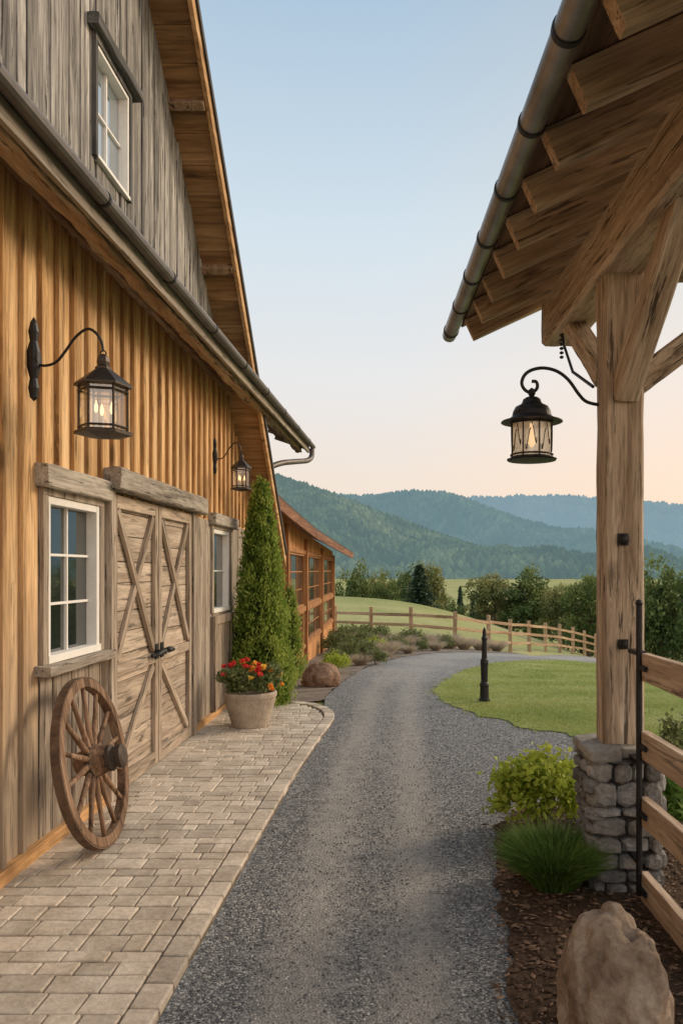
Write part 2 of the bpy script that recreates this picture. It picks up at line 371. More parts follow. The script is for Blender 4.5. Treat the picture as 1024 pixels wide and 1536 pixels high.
M['hillA']=painted_haze('near_ridge_forest',gs,(.19,.285,.31),.56,.50,0,120,.015)
M['hillB']=painted_haze('middle_ridge_forest',gs,(.20,.315,.365),.70,.70,0,160,.010)
M['hillC']=painted_haze('far_ridge_forest',gs,(.27,.395,.47),.80,.86,0,300,.005)
# ------------------------------------------------------------------ ground sheets
def ragged(outline,step,amp,freq=1.7):
    ol=[]
    for i in range(len(outline)):
        a=Vector(outline[i]);b=Vector(outline[(i+1)%len(outline)]);k=max(1,int((b-a).length/step)); nrm=Vector((-(b-a).y,(b-a).x)).normalized()
        for j in range(k):
            p=a.lerp(b,j/k); q=p+nrm*amp*(noise.noise(Vector((p.x*freq*2,p.y*freq*2,3)))+.6*noise.noise(Vector((p.x*freq*7,p.y*freq*7,1)))); ol.append((q.x,q.y))
    return ol
def sheet(name,outline,step,zoff,mat,label,cat,near=None,line=None,rag=None):
    if rag: outline=ragged(outline,*rag)
    def pip(x,y):
        c=False;n=len(outline)
        for i in range(n):
            x1,y1=outline[i];x2,y2=outline[(i+1)%n]
            if (y1>y)!=(y2>y) and x<(x2-x1)*(y-y1)/(y2-y1)+x1: c=not c
        return c
    ol=[]
    for i in range(len(outline)):
        a=Vector(outline[i]);b=Vector(outline[(i+1)%len(outline)]);k=max(1,int((b-a).length/step))
        for j in range(k): ol.append(tuple(a.lerp(b,j/k)))
    pts=[Vector(p) for p in ol]; n=len(pts)
    xs=[p[0] for p in ol]; ys=[p[1] for p in ol]
    y=min(ys)+step*.5
    while y<max(ys):
        st=step if (near is None or y>near[0]) else near[1]
        x=min(xs)+st*.5
        while x<max(xs):
            if pip(x,y): pts.append(Vector((x+random.uniform(-.1,.1)*st,y+random.uniform(-.1,.1)*st)))
            x+=st
        y+=st
    r=delaunay_2d_cdt(pts,[],[list(range(n))],1,1e-5)
    V=np.array([(v[0],v[1],0) for v in r[0]]); V[:,2]=Hn(V[:,0],V[:,1])+zoff
    me=bpy.data.meshes.new(name); me.from_pydata(V.tolist(),[],[list(f) for f in r[2]]); me.update()
    me.polygons.foreach_set('use_smooth',[True]*len(me.polygons))
    if line is not None:
        val=[]
        for p in V:
            d=1e9;q=Vector((p[0],p[1]))
            for i in range(len(line)-1):
                a=Vector(line[i]);b=Vector(line[i+1]);t=max(0,min(1,(q-a).dot(b-a)/(b-a).length_squared)); d=min(d,(q-a.lerp(b,t)).length)
            val.append(1.0*math.exp(-((d-.25)/.15)**2)+.25*math.exp(-(d/.2)**2)+(.35 if q.y>12 else 0))
        a=me.attributes.new('trk','FLOAT','POINT'); a.data.foreach_set('value',np.array(val,dtype=np.float32))
    me.materials.append(mat); o=bpy.data.objects.new(name,me); C.objects.link(o); tag(o,label,cat,kind='structure')
    if o.data.polygons and o.data.polygons[0].normal.z<0: o.data.flip_normals()
    return o,pip
def arr(a,b,st,mx):
    l=[a]
    while l[-1]<b: l.append(l[-1]+st)
    s=st
    while l[-1]<mx: s*=1.13; l.append(l[-1]+s)
    return l
ys=arr(-30,75,1,7000); xp=arr(0,50,1,6000); xs=[-v for v in xp[:0:-1]]+xp
XX,YY=np.meshgrid(xs,ys); ZZ=Hn(XX,YY)-.035
V=np.stack([XX,YY,ZZ],2).reshape(-1,3); nx=len(xs); F=[(j*nx+i,j*nx+i+1,(j+1)*nx+i+1,(j+1)*nx+i) for j in range(len(ys)-1) for i in range(nx-1)]
o=npmesh('ground',V,F,None,M['meadow'],smooth=True); tag(o,'green pasture and valley floor running out to the mountains','ground',kind='structure')
road=[(-.86,-4),(-.86,8.7),(-.97,9.9),(-.9,12),(-.75,14.3),(-.4,16.4),(0,18.2),(.88,20.4),(2.6,23.4),(5,28.2),(9,36),(16,47),(24,47),(16,30),(12,18),(9,8),(9,2),(4,-4)]
line=[(-.17,-4),(-.16,8),(-.1,11),(.1,14),(.6,17.3),(1.6,20),(3.6,23.6),(7.2,31),(14,42)]
sheet('driveway',road,.5,0,M['gravel'],'grey gravel driveway curving away past the barn','driveway',near=(14,.14),line=line)
lawnp=[(.45,10.4),(.52,9.3),(.84,8.5),(1.25,7.8),(1.87,7.16),(2.2,6.3),(3,5.2),(5,4.6),(11,4.6),(12,10),(14,20),(18,38),(14,38),(8,29),(5.5,24.2),(3.5,20),(2.07,17),(1.27,14.6),(.7,12.3)]
_,lawn_in=sheet('lawn',lawnp,.5,.008,M['lawn'],'mown green lawn island inside the bend of the driveway','lawn',rag=(.08,.11))
bedp=[(-2.3,9.0),(-1.25,9.12),(-.97,9.6),(-.97,9.9),(-.9,12),(-.75,14.3),(-.4,16.4),(0,18.2),(.88,20.4),(2.6,23.4),(4.6,27.4),(4.3,28.4),(1,24.4),(-2.4,26.6),(-4,26.6),(-4,9.0)]
_,bed_in=sheet('planting_bed',bedp,.5,.008,M['bed'],'stony planting bed between the driveway and the fence','planting bed',rag=(.12,.09))
mulp=[(.6,4.75),(.54,4.3),(.47,3.75),(.44,3.2),(.41,2.6),(.38,1.0),(3,1.0),(3,4.9),(2.0,5.2),(1.4,5.3),(.85,5.15)]
_,mul_in=sheet('mulch_bed',mulp,.25,.012,M['mulch'],'dark bark mulch bed around the stone pier','mulch bed',rag=(.05,.05,3))
def scatter(pipf,x0,x1,y0,y1,n,dens=None):
    out=[]
    while len(out)<n:
        x=random.uniform(x0,x1); y=random.uniform(y0,y1)
        if dens and random.random()>dens(x,y): continue
        if pipf(x,y): out.append((x,y))
    return np.array(out)
def lawn_soft(x,y):
    a,q=random.uniform(0,6.28),random.uniform(0,.16)
    return lawn_in(x+q*math.cos(a),y+q*math.sin(a))
pt=scatter(lawn_soft,.25,9,4.4,24,78000,lambda x,y:min(1,(7.5/y)**1.6) if x<.56*y+1 else 0)
n=len(pt); B=np.column_stack([pt,Hn(pt[:,0],pt[:,1])+.0]); D=np.column_stack([rng.normal(size=n)*.5,rng.normal(size=n)*.5,np.ones(n)])
s_=unit(np.cross(D,rng.normal(size=(n,3))))*.006; D=unit(D)*rng.uniform(.018,.048,size=(n,1))
V=np.stack([B-s_,B+s_,B+D],1).reshape(-1,3); cl=np.array([.9*noise.noise(Vector((p[0]*.6,p[1]*.25,0)))+.8*noise.noise(Vector((p[0]*2.6,p[1]*1.2,5)))+.5*math.sin((p[0]*.35-p[1])*4.2) for p in pt])*.5+.5
o=npmesh('lawn_grass',V,np.arange(3*n).reshape(n,3),np.clip(cl*.75+rng.random(n)*.35,0,1),M['blade']); tag(o,'short mown grass blades covering the lawn island','grass',kind='stuff')
def pebbles(name,pts,zf,smin,smax,mat,label,cat,flat=.6,rv=None,elong=1):
    n=len(pts); base=np.array([(1,0,0),(0,1,0),(-1,0,0),(0,-1,0),(0,0,1),(0,0,-.4)])
    fc=np.array([(0,1,4),(1,2,4),(2,3,4),(3,0,4),(1,0,5),(2,1,5),(3,2,5),(0,3,5)])
    s=smin+(smax-smin)*rng.random((n,1,1))**2.5; a=rng.uniform(0,2*PI,n); ca,sa=np.cos(a),np.sin(a)
    b=base[None]*np.array([elong,1,flat])*rng.uniform(.65,1.3,size=(n,6,1)); 
    x=b[...,0]*ca[:,None]-b[...,1]*sa[:,None]; y=b[...,0]*sa[:,None]+b[...,1]*ca[:,None]
    V=np.stack([x,y,b[...,2]],2)*s+np.column_stack([pts,zf])[:,None,:]
    F=(fc[None]+np.arange(n)[:,None,None]*6).reshape(-1,3)
    if rv is None: rv=rng.random(n)**1.3
    o=npmesh(name,V.reshape(-1,3),F,np.repeat(rv,8),mat); return tag(o,label,cat,kind='stuff')
def dr_in(x,y): return (x>-.81 and not (mul_in(x,y) and random.random()<.93)) and not (lawn_in(x,y) and random.random()<.97)
def dns(x,y):
    d=abs(abs(x+.17+.04*math.sin(y*1.3))-.25); e=.14+.86*min(1,d/.2)**1.5
    return e*min(1,(4/y)**1.4)
pt=scatter(dr_in,-.81,2.6,2.2,12,44000,dns)
pebbles('gravel_stones',pt,np.full(len(pt),.002),.002,.0085,M['pebble'],'loose grey stones scattered over the driveway','gravel')
pt=scatter(lambda x,y:mul_in(x,y) or (mul_in(x+.06,y) and random.random()<.2),.32,2.0,2.1,5.3,9000)
pebbles('bark_chips',pt,np.full(len(pt),.018),.004,.014,M['chip'],'loose bark chips on the mulch bed','mulch',.5,elong=2.2)
# ------------------------------------------------------------------ paver walkway
wk=empty('paver_walkway',(-1.4,4,0),'pale stone paver walkway along the barn with a rounded far end','walkway'); wk['kind']='structure'
def wedge(y):
    if y<8.1: return float(np.interp(y,[-1,3,5.8,7.2,7.7,8.1],[-.88,-.855,-.81,-.75,-.715,-.70]))
    t=(y-8.1)/1.05
    return -1.35+.65*math.sqrt(max(0,1-t*t)) if t<1 else -2.0
E=[Vector((wedge(y),y)) for y in np.linspace(-1,8.0,34)]+[Vector((-1.35+.65*math.cos(a),8.1+1.05*math.sin(a))) for a in np.linspace(0,PI/2,16)]+[Vector((-1.65,9.16)),Vector((-2.0,9.16))]
m=MB(); m.prism([(-2.0,-1)]+[(p.x,p.y) for p in E],-.02,.022,'z'); m.build('joint_bed',M['joint'],wk)
m=MB(); y=.6
while y<9.0:
    d=random.choice([.085,.10,.12,.14]); x=-1.985
    if y+d>9.04: break
    lim=min(wedge(y),wedge(min(9.1,y+d+(.09 if y>8.1 else 0))))-.115
    while x<lim-.03:
        w=random.choice([.09,.12,.15,.18,.21]); x1=min(x+w,lim)
        if lim-x1<.06: x1=lim
        m.box(x+.0035,x1-.0035,y+.0035,y+d-.0035,0,.04+random.uniform(-.003,.003),j=.002); x=x1
    y+=d
m.build('paver',M['paver'],wk,bevel=.006)
m=MB(); L_=[0]
for a,b in zip(E,E[1:]): L_.append(L_[-1]+(b-a).length)
def ep(s):
    s=min(s,L_[-1]-1e-6)
    for i in range(len(E)-1):
        if s<=L_[i+1]: return E[i].lerp(E[i+1],(s-L_[i])/(L_[i+1]-L_[i])),(E[i+1]-E[i]).normalized()
s=1.6
while s<L_[-1]-.05:
    d=random.choice([.14,.17,.2]); d=.10 if s>8.6 else d
    (p,t),(q,t2)=ep(s+.004),ep(min(s+d,L_[-1])-.004); n1=Vector((-t.y,t.x)); n2=Vector((-t2.y,t2.x)); w=.11
    m.prism([(p.x,p.y),(q.x,q.y),(q.x+n2.x*w,q.y+n2.y*w),(p.x+n1.x*w,p.y+n1.y*w)],0,.042+random.uniform(-.003,.003),'z'); s+=d
m.build('border_paver',M['paver'],wk,bevel=.007)
# ------------------------------------------------------------------ barn
barn=empty('barn',(-2,5,0),'weathered timber barn with honey coloured board and batten wall and grey gable','barn')
def rz(y): return 11.56-.895*y
OPL=[(4.31,5.06,1.07,2.02),(5.2,7.2,-.1,2.13),(8.13,8.9,1.14,2.04)]; OPU=[(4.98,5.57,4.28,5.03)]
def planks(mb,y0,y1,w,z0,z1,ops,x,th=.03,gap=.003,jx=.003,wj=0):
    ed=[y0]
    while ed[-1]<y1-.02: ed.append(min(y1,ed[-1]+w*(1+random.uniform(-wj,wj))))
    for o_ in ops:
        for e in o_[:2]:
            if y0<e<y1: ed.append(e)
    ed=sorted(set(ed))
    for a,b in zip(ed,ed[1:]):
        if b-a<.012: continue
        r=random.random(); mid=(a+b)/2; dx=random.uniform(-jx,jx)
        segs=[(z0,z1)]
        for (oa,ob,c,d) in ops:
            if oa<mid<ob:
                ns=[]
                for s0,s1 in segs:
                    if d<=s0 or c>=s1: ns.append((s0,s1)); continue
                    if c>s0: ns.append((s0,c))
                    if d<s1: ns.append((d,s1))
                segs=ns
        for s0,s1 in segs:
            ta=min(s1,rz(a)); tb=min(s1,rz(b))
            if tb-s0<.02: continue
            xa,xb=x-th+dx,x+dx; a2,b2=a+gap,b-gap
            mb.add([(xa,a2,s0),(xb,a2,s0),(xb,b2,s0),(xa,b2,s0),(xa,a2,ta),(xb,a2,ta),(xb,b2,tb),(xa,b2,tb)],[(0,3,2,1),(4,5,6,7),(0,1,5,4),(1,2,6,5),(2,3,7,6),(3,0,4,7)],r)
m=MB(); m.prism([(0,-.1),(10.66,-.1),(10.66,rz(10.66)),(3.0,rz(3)),(-4.6,rz(10.6)),(-4.6,-.1)],-10,-2.16,'x'); m.build('wall',M['backing'],barn)
m=MB(); planks(m,-1,4.24,.21,.1,3.74,[],-2.0,gap=.003,jx=.002); planks(m,4.24,10.64,.21,2.12,3.74,[],-2.0,gap=.003,jx=.002); m.build('board_cladding',M['honey'],barn)
m=MB(); y=-1.0
while y<10.5:
    z0=.1 if y<4.2 else 2.13
    z1=min(3.74,rz(y+.03))
    if z1-z0>.05: m.box(-2.0,-1.973,y-.019,y+.019,z0,z1)
    y+=.21
m.build('batten',M['batten'],barn,bevel=.0015,seg=1)
for (a,b) in ((4.24,5.2),(7.2,10.64)): m=MB(); planks(m,a,b,.15,.1,2.12,OPL,-1.992,gap=.004,wj=.25); m.build('lower_cladding',M['grey_lo'],barn,bevel=.002)
m=MB(); planks(m,-1,8.9,.13,3.74,9.2,OPU,-1.99,gap=.005,jx=.008,wj=.4); m.build('gable_cladding',M['grey_z'],barn,bevel=.003)
m=MB(); m.box(-2.0,-1.955,-1,5.18,.0,.11); m.build('base_board',M['honey_y'],barn,bevel=.004)
m=MB(); m.box(-2.0,-1.955,7.25,10.66,.0,.10); m.build('base_board',M['honey_y'],barn,bevel=.004)
m=MB(); m.box(-2.02,-1.955,10.6,10.7,0,rz(10.7)); m.build('corner_board',M['batten'],barn,bevel=.004)
rf=MB()
def roofpoly(t0,t1): return [(3.0,rz(3)+t0),(11.0,rz(11.0)+t0),(11.0,rz(11.0)+t1),(3.0,rz(3)+t1),(-5.0,rz(11.0)+t1),(-5.0,rz(11.0)+t0)]
rf.prism(roofpoly(.09,.17),-12,-1.62,'x'); roof=rf.build('roof',M['roofdark'],barn)
m=MB()
for i in range(46):
    ya=11.0-i*.2; yb=ya-.194
    if yb<2.9: break
    m.add([(-2.02,ya,rz(ya)),(-1.68,ya,rz(ya)),(-1.68,yb,rz(yb)),(-2.02,yb,rz(yb)),(-2.02,ya,rz(ya)+.085),(-1.68,ya,rz(ya)+.085),(-1.68,yb,rz(yb)+.085),(-2.02,yb,rz(yb)+.085)],[(0,1,2,3),(7,6,5,4),(0,4,5,1),(1,5,6,2),(2,6,7,3),(3,7,4,0)])
m.build('soffit',M['soffit'],barn,bevel=.002)
m=MB(); m.prism([(11.02,rz(11.02)-.06),(3.0,rz(3)-.06),(3.0,rz(3)+.13),(11.02,rz(11.02)+.13)],-1.678,-1.64,'x'); m.build('rake_board',M['honey_y'],barn,bevel=.004)
for yy in (4.2,5.4,6.6,7.7):
    m=MB(); m.bar((-2.0,yy,rz(yy)-.05),(-1.68,yy,rz(yy)-.05),.07,.09,up=(0,.895,1)); m.build('lookout',M['rough_beam'],barn,bevel=.005)
def xe(y): return -1.68+.022*(y-3)
BXF=[(0,3,2,1),(4,5,6,7),(0,1,5,4),(1,2,6,5),(2,3,7,6),(3,0,4,7)]
m=MB(); NY=60
for i in range(NY):
    a=-.5+12.75*i/NY; b=-.5+12.75*(i+1)/NY-.005
    m.add([(-2.0,a,3.74),(xe(a),a,3.56),(xe(b),b,3.56),(-2.0,b,3.74),(-2.0,a,3.80),(xe(a),a,3.61),(xe(b),b,3.61),(-2.0,b,3.80)],BXF)
pent=m.build('pent_roof',M['soffit'],barn)
m=MB(); m.add([(-2.0,-.5,3.805),(xe(0)+.03,-.5,3.615),(xe(12.3)+.03,12.3,3.615),(-2.0,12.3,3.805),(-2.0,-.5,3.83),(xe(0)+.03,-.5,3.64),(xe(12.3)+.03,12.3,3.64),(-2.0,12.3,3.83)],BXF)
m.build('roof_sheet',M['roofdark'],pent)
m=MB(); m.add([(xe(-.5)-.005,-.5,3.47),(xe(-.5)+.025,-.5,3.47),(xe(12.25)+.025,12.25,3.47),(xe(12.25)-.005,12.25,3.47),(xe(-.5)-.005,-.5,3.612),(xe(-.5)+.025,-.5,3.612),(xe(12.25)+.025,12.25,3.612),(xe(12.25)-.005,12.25,3.612)],BXF)
m.build('fascia',M['grey_y'],pent,bevel=.004)
timber('edge_beam',(-1.80,-.5,3.50),(-1.60,12.1,3.50),.10,.085,M['rough_beam'],barn,rough=.018)
timber('wall_plate',(-1.965,-.5,3.66),(-1.965,9.0,3.66),.06,.07,M['rough_beam'],barn,rough=.008)
for i in range(20):
    y=.3+.62*i
    if y<12.1: m=MB(); m.bar((-1.97,y,3.69),(xe(y)-.01,y,3.53),.05,.06); m.build('rafter_tail',M['rough_beam'],barn,bevel=.004)
m=MB(); m.tube([(xe(y)+.07,y,3.585) for y in np.linspace(-.5,12.38,30)],.04,12); g=m.build('gutter',M['gutdark'],barn,smooth=False)
for i in range(11):
    y=.8+1.1*i; m=MB(); m.tube([(xe(y)+.07,y-.012,3.585),(xe(y)+.07,y+.012,3.585)],.045,12); m.build('gutter_strap',M['iron'],g)
def catm(q,k=5):
    o=[]
    for i in range(len(q)-1):
        p0=q[max(i-1,0)];p1=q[i];p2=q[i+1];p3=q[min(i+2,len(q)-1)]
        for j in range(k):
            t=j/k; o.append(.5*((2*p1)+(p2-p0)*t+(2*p0-5*p1+4*p2-p3)*t*t+(3*p1-p0-3*p2+p3)*t**3))
    return o+[q[-1]]
m=MB(); m.tube(catm([Vector(p) for p in [(-1.41,12.25,3.54),(-1.41,12.23,3.42),(-1.46,12.1,3.33),(-1.58,11.6,3.24),(-1.74,11.2,3.16),(-1.88,10.9,3.04),(-1.93,10.8,2.9),(-1.93,10.76,2.7),(-1.93,10.76,.1)]],4),.042,10); m.build('downspout',M['gutdark'],barn,smooth=True)
def window(parent,y0,y1,z0,z1,cols,rows,x=-2.0,cas=.065,casm='grey_lo',lint=None,sill=True,inner=.045,name='window',pane='pane',lm='rough_grey',ld=.09):
    m=MB(); a,b,c,d=y0-cas,y1+cas,z0,z1
    m.box(x-.02,x+.028,a,y0,c,d); m.box(x-.02,x+.028,y1,b,c,d); m.box(x-.02,x+.0285,a,b,d,d+.05)
    w=m.build(name,M[casm],parent,bevel=.003)
    m=MB(); f=inner
    m.box(x-.08,x+.018,y0,y0+f,z0,z1); m.box(x-.08,x+.018,y1-f,y1,z0,z1); m.box(x-.08,x+.0175,y0+f,y1-f,z1-f,z1); m.box(x-.08,x+.03,y0,y1,z0,z0+f)
    for i in range(1,cols):
        y=y0+f+(y1-y0-2*f)*i/cols; m.box(x-.052,x-.03,y-.009,y+.009,z0+f,z1-f)
    for i in range(1,rows):
        z=z0+f+(z1-z0-2*f)*i/rows; m.box(x-.052,x-.0305,y0+f,y1-f,z-.008,z+.008)
    m.build('frame',M['white'],w,bevel=.003)
    m=MB(); m.box(x-.07,x-.05,y0+f*.9,y1-f*.9,z0+f*.9,z1-f*.9); m.build('pane',M[pane],w)
    if lint:
        l0,l1,l2,l3=lint; timber('lintel',(x+.035,l0,(l2+l3)/2),(x+.035,l1,(l2+l3)/2),ld,l3-l2,M[lm],w,rough=.006)
    if sill:
        timber('sill',(x+.035,a-.05,z0-.03),(x+.035,b+.03,z0-.03),.11,.055,M['rough_grey'],w,rough=.005)
    return w
window(barn,4.31,5.06,1.07,2.02,2,3,lint=(4.2,5.14,2.06,2.19))
window(barn,8.13,8.9,1.14,2.04,1,2,lint=(8.0,9.15,2.08,2.2),sill=False,pane='pane_far')
window(barn,4.98,5.57,4.28,5.03,2,2,x=-1.985,lint=(4.87,5.70,5.075,5.15),sill=False,casm='dark_grey',pane='pane_painted_sky',inner=.025,lm='dark_grey',ld=.08,cas=.04)
m=MB(); planks(m,8.07,8.96,.15,.11,1.11,[],-1.965,gap=.004); m.box(-1.965,-1.94,8.07,8.16,.11,1.11); m.box(-1.965,-1.94,8.87,8.96,.11,1.11); m.box(-1.965,-1.939,8.16,8.87,1.02,1.11)
m.build('window_apron',M['door_l'],barn,bevel=.003)
for (a,b) in ((5.14,5.215),(7.19,7.30)): fr=MB(); fr.box(-2.02,-1.93,a,b,.04,2.14); fr.build('door_jamb',M['grey_lo'],barn,bevel=.005)
timber('door_lintel',(-1.94,5.12,2.215),(-1.94,7.45,2.215),.16,.15,M['rough_grey'],barn,rough=.010)
for side,(y0,y1) in enumerate(((5.225,6.195),(6.21,7.18))):
    m=MB(); z=.05
    while z<2.1:
        d=min(random.uniform(.15,.2),2.125-z); m.box(-2.02,-1.985,y0,y1,z+.003,z+d-.003); z+=d
    dr=m.build('door',M['door_y'],barn,bevel=.002)
    xa,xb=-1.985,-1.95; s=.075
    for (a,b) in ((y0,y0+s),(y1-s,y1)): m=MB(); m.box(xa,xb,a,b,.05,2.12); m.build('stile',M['door_l'],dr,bevel=.004)
    xb-=.002
    for (a,b) in ((.05,.15),(.86,.94),(2.03,2.12)): m=MB(); m.box(xa,xb,y0+s,y1-s,a,b); m.build('cross_rail',M['door_y'],dr,bevel=.004)
    ym0,ym1=y0+s+.02,y1-s-.02
    br=[((ym0,.97),(ym1,2.02)),((ym1,.97),(ym0,2.02))]
    br.append(((ym0,.17),(ym1,.84)) if side==0 else ((ym1,.17),(ym0,.84)))
    for i,(p,q) in enumerate(br):
        timber('brace',(-1.970+.006*(i%2),p[0],p[1]),(-1.970+.006*(i%2),q[0],q[1]),.058,.03,M['door_l'],dr,rough=.001,up=(1,0,0))
    m=MB(); yc=y1-.06 if side==0 else y0+.06; sg=-1 if side==0 else 1
    m.box(-1.951,-1.94,yc-.035,yc+.035,.89,1.01)
    m.tube([(-1.945,yc,.95),(-1.89,yc,.95)],.014,8)
    m.tube([(-1.89,yc,.95),(-1.88,yc+sg*.05,.955),(-1.89,yc+sg*.13,.94),(-1.93,yc+sg*.17,.93)],[.026,.017,.015,.02],8)
    m.lathe([(.001,-.024),(.024,-.018),(.03,0),(.024,.018),(.001,.024)],(-1.89,yc,.95),10)
    m.build('handle',M['iron'],dr)
m=MB(); m.tube([(-2.0,5.2,6.02),(-1.62,5.2,6.02)],.06,10); m.build('beam_stub',M['rough_beam'],barn)
# ------------------------------------------------------------------ extension
def ex(v): return (v[0]-.016*(v[1]-10.9),v[1],v[2])
ey=[10.0,11.6,14.9,24,25]; ez=[2.66,2.48,2.29,2.08,2.07]; exx=[-1.80,-1.70,-1.64,-1.55,-1.54]
def EZ(y): return float(np.interp(y,ey,ez))
def EX(y): return float(np.interp(y,ey,exx))
ext=empty('garden_lodge',(-2,17,-.5),'orange timber lodge with tall gridded windows beyond the barn','lodge')
m=MB(ex); m.ybox(-7,-1.99,10.9,24,-1.2,lambda y:EZ(y)+.10,14); m.build('core_wall',M['backing'],ext)
for (z0,z1) in ((1.95,lambda y:EZ(y)+.10),(-1.2,.02)):
    m=MB(ex); y=10.9
    while y<24-.05:
        b=min(24,y+.19); m.ybox(-1.99,-1.905,y+.002,b-.002,z0,z1,1); y=b
    m.build('cladding',M['redwood'],ext)
m=MB(ex); m.box(-7,-1.9,24.0,24.05,-1.2,2.12); m.build('end_wall',M['redwood'],ext)
for (a,b,xx) in ((.76,.86,-1.86),(0.0,.07,-1.865),(1.92,2.0,-1.865)): m=MB(ex); m.ybox(-1.99,xx,10.9,24,a,b,6); m.build('cross_rail',M['redframe'],ext,bevel=.006)
bays=[11.15,12.9,15.9,19.7,24]
for y in bays:
    m=MB(ex); m.box(-2,-1.83,y-.1 if y>23 else y-.07,y+.07 if y<23 else y,-1.2,EZ(y)-.03); m.build('post',M['redframe'],ext,bevel=.008)
for a,b in zip(bays,bays[1:]):
    for (z0,z1,rw) in ((.86,1.92,3),(.07,.76,2)):
        y0=a+.09; y1=b-.10
        m=MB(ex); f=.04
        m.box(-1.97,-1.89,y0,y0+f,z0,z1); m.box(-1.97,-1.89,y1-f,y1,z0,z1); m.box(-1.97,-1.891,y0+f,y1-f,z1-f,z1); m.box(-1.97,-1.891,y0+f,y1-f,z0,z0+f)
        w=m.build('window',M['redframe'],ext,bevel=.004)
        m=MB(ex)
        for yy in ((y0*2+y1)/3,(y0+y1*2)/3): m.box(-1.945,-1.932,yy-.018,yy+.018,z0+f,z1-f)
        for i in range(1,rw): zz=z0+(z1-z0)*i/rw; m.box(-1.945,-1.9325,y0+f,y1-f,zz-.010,zz+.010)
        m.build('glazing_bar',M['redframe'],w)
        m=MB(ex); m.box(-1.96,-1.945,y0+f,y1-f,z0+f,z1-f); m.build('pane',M['pane_far'],w)
def strip(vf,n,ya,yb,mat,name):
    m=MB(); vs=[];fs=[]
    for i in range(n+1): vs+=vf(ya+(yb-ya)*i/n)
    for i in range(n):
        a=4*i;b=a+4
        for k in range(4): fs.append((a+k,a+(k+1)%4,b+(k+1)%4,b+k))
    fs.append((3,2,1,0)); fs.append((4*n,4*n+1,4*n+2,4*n+3)); m.add(vs,fs); return m.build(name,mat,ext)
strip(lambda y:[(EX(y),y,EZ(y)),(-6,y,EZ(y)+1.9),(-6,y,EZ(y)+1.96),(EX(y),y,EZ(y)+.06)],24,10,24.7,M['redwood'],'soffit')
strip(lambda y:[(EX(y)+.02,y,EZ(y)+.062),(-6.1,y,EZ(y)+1.97),(-6.1,y,EZ(y)+2.02),(EX(y)+.02,y,EZ(y)+.112)],24,9.95,24.8,M['roofdark'],'roof')
strip(lambda y:[(EX(y),y,EZ(y)-.09),(EX(y)+.035,y,EZ(y)-.09),(EX(y)+.035,y,EZ(y)+.07),(EX(y),y,EZ(y)+.07)],24,9.97,24.72,M['redroof'],'fascia')
# ------------------------------------------------------------------ pavilion
pav=empty('timber_pavilion',(1.1,4,0),'open timber pavilion corner with exposed rafters and round gutter','pavilion')
def pv(v): return (v[0]-.05*(v[1]-3.9),v[1],v[2])
PX0,PX1,PY0,PY1=.955,1.295,3.80,4.13
m=MB(); m.box(PX0+.035,PX1-.035,PY0+.035,PY1-.035,-.05,.66); pier=m.build('stone_pier',M['mortar'],pav)
m=MB()
def stonefit(face):
    a0,a1=(PX0,PX1) if face in (0,2) else (PY0,PY1)
    lv=[-.03]
    while lv[-1]<.66: lv.append(lv[-1]+random.choice([.05,.065,.08,.1,.12]))
    lv[-1]=.66
    for r_ in range(len(lv)-1):
        z0,z1=lv[r_],lv[r_+1]; a=a0
        while a<a1-.01:
            w=random.uniform(.06,.17); b=min(a+w,a1)
            if a1-b<.045: b=a1
            p=random.uniform(0,.03); g=.003; cx,cz=(a+b)/2,(z0+z1)/2; hw=(b-a)/2-g; hz=(z1-z0)/2-g
            ring=[]; nn=10
            for i in range(nn):
                t=2*PI*i/nn+random.uniform(-.12,.12); c_,s_=math.cos(t),math.sin(t); q=1/max(abs(c_),abs(s_))**.85*random.uniform(.9,1.04)
                ring.append((cx+hw*c_*q,cz+hz*s_*q*random.uniform(.95,1.12)))
            def mk(u,zv,dp):
                return {0:(u,PY0-dp,zv),2:(u,PY1+dp,zv),1:(PX1+dp,u,zv),3:(PX0-dp,u,zv)}[face]
            vs=[mk(u,v,-.06) for u,v in ring]+[mk(u,v,p-.012+random.uniform(-.003,.003)) for u,v in ring]+[mk(cx+(u-cx)*.72,cz+(v-cz)*.72,p+.006+random.uniform(-.005,.005)) for u,v in ring]+[mk(cx,cz,p+.008)]
            fs=[]
            for i in range(nn):
                j=(i+1)%nn; fs+=[(i,j,nn+j,nn+i),(nn+i,nn+j,2*nn+j,2*nn+i),(2*nn+i,2*nn+j,3*nn)]
            m.add(vs,fs); a=b
for f_ in range(4): stonefit(f_)
m.build('stone_facing',M['stone'],pier,bevel=.004,seg=2)
m=MB()
for (a,b,c,d) in ((PX0-.02,1.09,PY0-.02,PY1+.03),(1.095,PX1+.025,PY0-.015,PY1+.03)): m.box(a,b,c,d,.655,.712,j=.011)
m.build('cap',M['cap'],pier,bevel=.014,seg=3)
timber('post',(1.135,3.97,.70),(1.135,3.97,3.14),.205,.17,M['timber'],pav,rough=.004,up=(0,1,0))
def bx(y): return 1.12-.045*(y-3.9)
timber('beam',(bx(-1.0),-1.0,3.25),(bx(5.15),5.15,3.25),.24,.29,M['timber'],pav,rough=.009)
timber('brace',(1.14,3.90,2.50),(bx(3.1)+.02,3.1,3.18),.13,.12,M['timber'],pav,rough=.003,up=(1,0,0))
timber('brace',(1.09,4.06,2.62),(bx(4.8),4.8,3.14),.11,.11,M['timber'],pav,rough=.003,up=(1,0,0))
timber('brace',(1.2,4.0,2.55),(1.95,4.0,3.12),.13,.13,M['timber'],pav,rough=.004,up=(0,1,0),bow=-.05)
timber('tie_beam',(1.2,4.0,3.24),(3.6,4.0,3.24),.22,.22,M['timber'],pav,rough=.010,up=(0,1,0))
sl=.46
